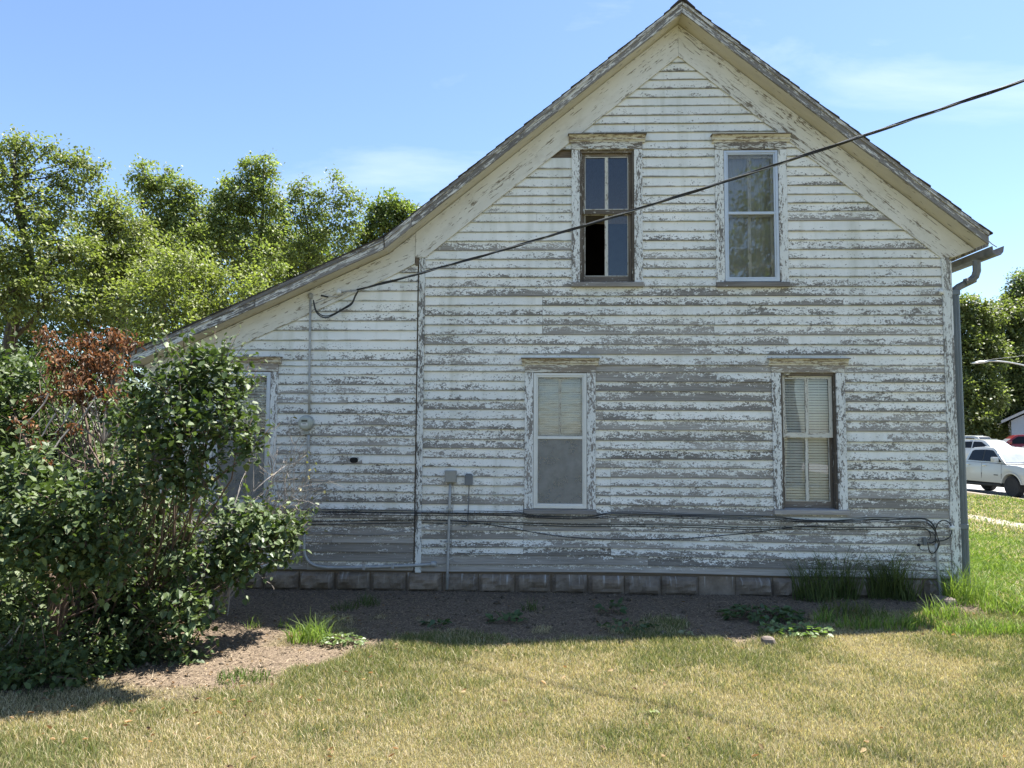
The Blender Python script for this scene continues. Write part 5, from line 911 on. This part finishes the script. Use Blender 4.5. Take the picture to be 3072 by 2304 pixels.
def local(m, name, mat, parent, bevel=0, smooth=False):
    """build with coordinates given in the parent's own frame"""
    me = bpy.data.meshes.new(name); me.from_pydata(m.v, [], m.f); me.update(); bm = bmesh.new(); bm.from_mesh(me); bmesh.ops.recalc_face_normals(bm, faces=bm.faces)
    if bevel: bmesh.ops.bevel(bm, geom=[e for e in bm.edges if e.calc_face_angle(0) > .35], offset=bevel, segments=2, profile=.6, affect='EDGES', clamp_overlap=True)
    bm.to_mesh(me); bm.free(); me.materials.append(mat)
    if smooth or bevel: me.polygons.foreach_set('use_smooth', [True] * len(me.polygons)); me.set_sharp_from_angle(angle=rad(35))
    return link(name, me, parent)
def arch(cx, r, z0, n=12, k=1.0): 
    a0 = math.asin(min(1, (z0 - .40) / r)) if abs(z0 - .40) < r else 0
    return [(cx + r * math.cos(t) * k, .40 + r * math.sin(t)) for t in np.linspace(math.pi - a0, a0, n)]
def slab(m, prof, hw_low, hw_high, z_lo, z_hi):
    """side profile (x,z) extruded across, width blends from hw_low at z_lo to hw_high at z_hi"""
    n = len(prof); hw = [hw_low + (hw_high - hw_low) * min(1, max(0, (z - z_lo) / (z_hi - z_lo))) for x, z in prof]
    m.add([(p[0], -h, p[1]) for p, h in zip(prof, hw)] + [(p[0], h, p[1]) for p, h in zip(prof, hw)], [tuple(range(n)), tuple(range(2 * n - 1, n - 1, -1))] + [(i, i + n, (i + 1) % n + n, (i + 1) % n) for i in range(n)])
def pickup(name, label, paint, loc, ang, glass='carglass', ws='windshield'):
    e = empty(name, (0, 0, 0), label, 'pickup truck'); xform(e, loc, ang); fw, rw, R_ = 1.90, -1.77, .41
    prof = [(-2.95, .62), (-2.97, 1.02), (-2.93, 1.34), (-1.02, 1.34), (1.10, 1.30), (1.35, 1.285), (2.2, 1.245), (2.62, 1.18), (2.84, 1.05), (2.90, .80), (2.86, .52)] + arch(fw, .52, .52)[::-1] + arch(rw, .52, .52)[::-1]
    m = MB(); slab(m, prof, 1.00, .955, .6, 1.34); local(m, 'body', paint, e, .035)
    K = .26; cab = [(x + K, z) for x, z in [(-1.04, 1.335), (-.86, 1.84), (-.70, 1.93), (-.1, 1.965), (.42, 1.935), (.60, 1.87), (1.32, 1.30)]]
    m = MB(); slab(m, cab, .945, .74, 1.33, 1.95); local(m, 'cab', paint, e, .03)
    for s in (-1, 1):
        hwz = lambda z: .945 + (.74 - .945) * (z - 1.33) / .62
        def pane(poly, nm, mat, off=.006):
            poly = [(x + K, z) for x, z in poly]
            m = MB(); n = len(poly); m.add([(x, s * (hwz(z) + off), z) for x, z in poly] + [(x, s * (hwz(z) - .01), z) for x, z in poly], [tuple(range(n)), tuple(range(2 * n - 1, n - 1, -1))] + [(i, i + n, (i + 1) % n + n, (i + 1) % n) for i in range(n)]); return local(m, nm, mat, e)
        pane([(-.86, 1.40), (-.74, 1.78), (-.62, 1.83), (-.03, 1.85), (-.03, 1.38)], 'side_window', M[glass]); pane([(.05, 1.38), (.05, 1.85), (.42, 1.83), (.54, 1.78), (1.06, 1.365)], 'side_window', M[glass])
        pane([(-.03, 1.38), (-.03, 1.85), (.05, 1.85), (.05, 1.38)], 'door_pillar', M['plastic'], .004)
        for x in (-1.0 + K, K, 1.12 + K): m = MB(); m.box(x - .006, x + .006, min(s * .98, s * 1.0015), max(s * .98, s * 1.0015), .66, .9); m.add([(x - .006, s * 1.001, .9), (x + .006, s * 1.001, .9), (x + .006, s * .968, 1.31), (x - .006, s * .968, 1.31)], [(0, 1, 2, 3)]); local(m, 'door_seam', M['plastic'], e)
        for x in (-.80 + K, .17 + K): m = MB(); m.box(x - .11, x + .11, min(s * .965, s * 1.01), max(s * .965, s * 1.01), 1.19, 1.225); local(m, 'door_handle', M['chrome'], e, .008)
        m = MB(); m.box(.86 + K, 1.02 + K, min(s * .99, s * 1.23), max(s * .99, s * 1.23), 1.36, 1.56); local(m, 'mirror', paint, e, .03); m = MB(); m.box(.90 + K, .98 + K, min(s * .93, s * .995), max(s * .93, s * .995), 1.40, 1.45); local(m, 'mirror_arm', M['plastic'], e)
        m = MB(); m.box(-1.1, 1.28, min(s * .90, s * .97), max(s * .90, s * .97), .40, .46); local(m, 'side_step', M['plastic'], e, .01)
        for wx_ in (fw, rw):
            ar = arch(wx_, .52, .52, 16); ar2 = arch(wx_, .58, .52, 16); m = MB(); n = len(ar); ring = ar + ar2[::-1]; m.add([(x, s * 1.016, z) for x, z in ring] + [(x, s * .955, z) for x, z in ring], [(i, i + 1, 2 * n - 2 - i, 2 * n - 1 - i) for i in range(n - 1)] + [(n - 1 - i + 2 * n - 1, n - 2 - i + 2 * n - 1, 0, 0)[:0] or (i, i + 2 * n, i + 1 + 2 * n, i + 1) for i in range(2 * n - 1)]); local(m, 'wheel_arch_trim', paint, e)
            wheel(e, wx_, s * .86, R_, .28, s)
        m = MB(); m.box(2.60, 2.87, min(s * .62, s * .965), max(s * .62, s * .965), .90, 1.08); local(m, 'headlight', M['lampglass'], e, .02); m = MB(); m.box(2.63, 2.80, min(s * .95, s * .985), max(s * .95, s * .985), .92, 1.02); local(m, 'side_lamp', M['amber'], e, .01)
        m = MB(); m.box(1.22 - .25, 1.22 - .02, min(s * .995, s * 1.004), max(s * .995, s * 1.004), .82, .855); local(m, 'badge', M['plastic'], e)
    m = MB(); m.add([(x + K, y, z) for x, y, z in [(.62, -.70, 1.845), (.62, .70, 1.845), (1.27, .88, 1.36), (1.27, -.88, 1.36), (.60, -.70, 1.835), (.60, .70, 1.835), (1.25, .88, 1.33), (1.25, -.88, 1.33)]], [(0, 1, 2, 3), (4, 7, 6, 5), (0, 4, 5, 1), (1, 5, 6, 2), (2, 6, 7, 3), (3, 7, 4, 0)]); local(m, 'windshield', M[ws], e)
    m = MB(); m.add([(x + K, y, z) for x, y, z in [(-.90, -.66, 1.80), (-.90, .66, 1.80), (-1.045, .82, 1.40), (-1.045, -.82, 1.40), (-.88, -.66, 1.79), (-.88, .66, 1.79), (-1.02, .82, 1.39), (-1.02, -.82, 1.39)]], [(0, 1, 2, 3), (4, 7, 6, 5), (0, 4, 5, 1), (1, 5, 6, 2), (2, 6, 7, 3), (3, 7, 4, 0)]); local(m, 'rear_window', M[glass], e)
    m = MB(); m.tube([(1.30 + K, .1, 1.325), (1.24 + K, -.4, 1.37), (1.25 + K, -.75, 1.36)], .010, 5); m.tube([(1.30 + K, .5, 1.325), (1.24 + K, .2, 1.37), (1.24 + K, -.1, 1.375)], .010, 5); local(m, 'wiper', M['plastic'], e)
    m = MB(); m.box(-2.90, -1.06 + K, -.86, .86, 1.20, 1.345); local(m, 'bed_cover', M['plastic'], e); m = MB(); m.box(2.82, 2.93, -.60, .60, .66, 1.08); local(m, 'grille', M['plastic'], e, .02); m = MB(); m.box(2.78, 2.99, -.96, .96, .46, .66); local(m, 'bumper', paint, e, .04); m = MB(); m.box(-3.06, -2.9, -.94, .94, .5, .68); local(m, 'rear_bumper', M['chrome'], e, .03)
    m = MB(); m.box(-2.6, 2.5, -.75, .75, .34, .56); local(m, 'chassis', M['plastic'], e); return e
fwp = at_depth(3040, 1490, 29.2); hd = Vector((.12, -.993, 0)).normalized(); rgt = Vector((-hd.y * -1 * -1, 0, 0))
right = Vector((hd.y, -hd.x, 0)); ctr = Vector((fwp.x, fwp.y, 0)) - hd * 1.90 - right * .93
pickup('pickup_truck', 'white crew cab pickup truck parked beyond the green slope', M['carwhite'], (ctr.x, ctr.y, -.552), math.atan2(hd.y, hd.x))
rp = at_depth(3085, 1330, 47); pickup('pickup_truck', 'dark red pickup truck in front of the grey house', M['carred'], (rp.x, rp.y, .066), rad(160))
def suv(name, label, loc, ang, hgt=1.0, ws='sunshade'):
    e = empty(name, (0, 0, 0), label, 'car'); xform(e, loc, ang); paint = M['carwhite']; fw, rw = 1.45, -1.35
    prof = [(-2.25, .5), (-2.3, .85), (-2.22, 1.08), (1.0, 1.05), (1.9, .95), (2.25, .80), (2.3, .5)] + [(x, z * .9) for x, z in arch(fw, .42, .52)[::-1]] + [(x, z * .9) for x, z in arch(rw, .42, .52)[::-1]]
    m = MB(); slab(m, prof, .92, .86, .5, 1.08); local(m, 'body', paint, e, .03); zt = 1.72 * hgt
    m = MB(); slab(m, [(-2.2, 1.07), (-2.0, zt - .06), (-1.8, zt), (.1, zt), (.35, zt - .05), (1.05, 1.04)], .86, .66, 1.07, zt); local(m, 'cabin', paint, e, .03)
    for s in (-1, 1):
        hwz = lambda z: .86 + (.66 - .86) * (z - 1.07) / (zt - 1.07) + .006
        for poly in ([(-2.0, 1.14), (-1.88, zt - .12), (-1.3, zt - .11), (-1.3, 1.14)], [(-1.2, 1.14), (-1.2, zt - .11), (-.5, zt - .1), (-.5, 1.13)], [(-.42, 1.13), (-.42, zt - .1), (.12, zt - .12), (.78, 1.12)]):
            m = MB(); n = len(poly); m.add([(x, s * hwz(z), z) for x, z in poly] + [(x, s * (hwz(z) - .02), z) for x, z in poly], [tuple(range(n)), tuple(range(2 * n - 1, n - 1, -1))] + [(i, i + n, (i + 1) % n + n, (i + 1) % n) for i in range(n)]); local(m, 'side_window', M['carglass'], e)
        m = MB(); m.box(.60, .74, min(s * .86, s * 1.04), max(s * .86, s * 1.04), 1.12, 1.26); local(m, 'mirror', paint, e, .03)
        m = MB(); m.box(-1.9, .0, min(s * .60, s * .64), max(s * .60, s * .64), zt + .01, zt + .05); local(m, 'roof_rail', M['chrome'], e)
        m = MB(); m.box(2.0, 2.27, min(s * .5, s * .84), max(s * .5, s * .84), .72, .84); local(m, 'headlight', M['lampglass'], e, .02)
        for wx_ in (fw, rw): wheel(e, wx_, s * .80, .36, .23, s)
    zz_ = zt - .05; m = MB(); m.add([(.37, -.62, zz_ - .02), (.37, .62, zz_ - .02), (1.0, .78, 1.10), (1.0, -.78, 1.10), (.34, -.62, zz_ - .04), (.34, .62, zz_ - .04), (.97, .78, 1.07), (.97, -.78, 1.07)], [(0, 1, 2, 3), (4, 7, 6, 5), (0, 4, 5, 1), (1, 5, 6, 2), (2, 6, 7, 3), (3, 7, 4, 0)]); local(m, 'windshield', M[ws], e)
    m = MB(); m.box(-2.1, 2.1, -.6, .6, .25, .52); local(m, 'chassis', M['plastic'], e); return e
sp1 = at_depth(2968, 1330, 44); suv('white_car', 'white car with a silver sunshade behind the white pickup', (sp1.x, sp1.y, .066), rad(-72), .94)
sp2 = at_depth(2935, 1330, 50); suv('white_suv', 'white sport utility vehicle roof behind the car with the sunshade', (sp2.x, sp2.y, .066), rad(-60), 1.08, 'carglass')
# grey house at the right edge
hp = at_depth(3050, 1300, 53); gh = empty('grey_house', (on_wall(3034, 1280, hp.y).x, hp.y, .05), 'grey sided house with a low gable behind the red pickup', 'house'); gy0 = hp.y; gx0 = on_wall(3034, 1280, hp.y).x; ge = on_wall(3034, 1262, hp.y).z
MB().prism([(gx0, -.3), (gx0 + 11, -.3), (gx0 + 11, ge), (gx0 + 5.5, ge + 2.9), (gx0, ge)], gy0 + .02, gy0 + 10).build('wall', M['vinyl'], gh)
k = 0; z = .1
while z < ge + 2.7:
    hx = max(0, (z + .12 - ge) / 2.9 * 5.5) if z + .12 > ge else 0; MB().add([(gx0 + hx, gy0 - .02, z), (gx0 + 11 - hx, gy0 - .02, z), (gx0 + 11 - hx, gy0 + .018, z + .118), (gx0 + hx, gy0 + .018, z + .118), (gx0 + hx, gy0 + .019, z), (gx0 + 11 - hx, gy0 + .019, z)], [(0, 1, 2, 3), (0, 4, 5, 1), (3, 2, 5, 4), (0, 3, 4), (1, 5, 2)]).build('siding_board', M['vinyl'], gh); z += .12
for s in (-1, 1):
    c = gx0 + 5.5; o_ = 6.1; MB().prism([(c, ge + 3.02), (c + s * o_, ge + 3.02 - o_ * .527), (c + s * o_, ge + 3.02 - o_ * .527 + .2), (c, ge + 3.22)], gy0 - .5, gy0 + 10.4).build('roof', M['greyroof'], gh)
gh.rotation_euler = (0, 0, rad(-30))
# street lamp: arm reaching in from a pole outside the frame
lp0 = at_depth(2915, 1090, 46); sl = at_depth(3140, 1108, 46); sx_, sy_ = sl.x + 1.2, sl.y; st = empty('street_lamp', (sx_, sy_, float(gz(sx_, sy_))), 'pale metal street lamp arm reaching in over the parked cars', 'street lamp'); pz = sl.z - .4
MB().tube([(sx_, sy_, -.5), (sx_, sy_, pz + .3)], [.12, .09], 10).build('pole', M['lampmetal'], st, smooth=True)
MB().tube(smoothpts([(sx_, sy_, pz), at_depth(3072, 1096, 46), at_depth(3010, 1085, 46), at_depth(2965, 1083, 46)], 5), .045, 8).build('arm', M['lampmetal'], st, smooth=True)
a, c = at_depth(2970, 1083, 46), lp0; MB().tube([a, a.lerp(c, .3), a.lerp(c, .7), c], [.04, .085, .08, .03], 8).build('lamp_head', M['lampmetal'], st, smooth=True)
wr = MB().tube(smoothpts([at_depth(2960, 1080, 46), at_depth(3010, 1074, 46), at_depth(3072, 1066, 46), at_depth(3200, 1040, 46), (sx_ + 12, sy_ + 2, 9)], 4), .016, 5).build('lamp_wire', M['cable_dirty'], st)
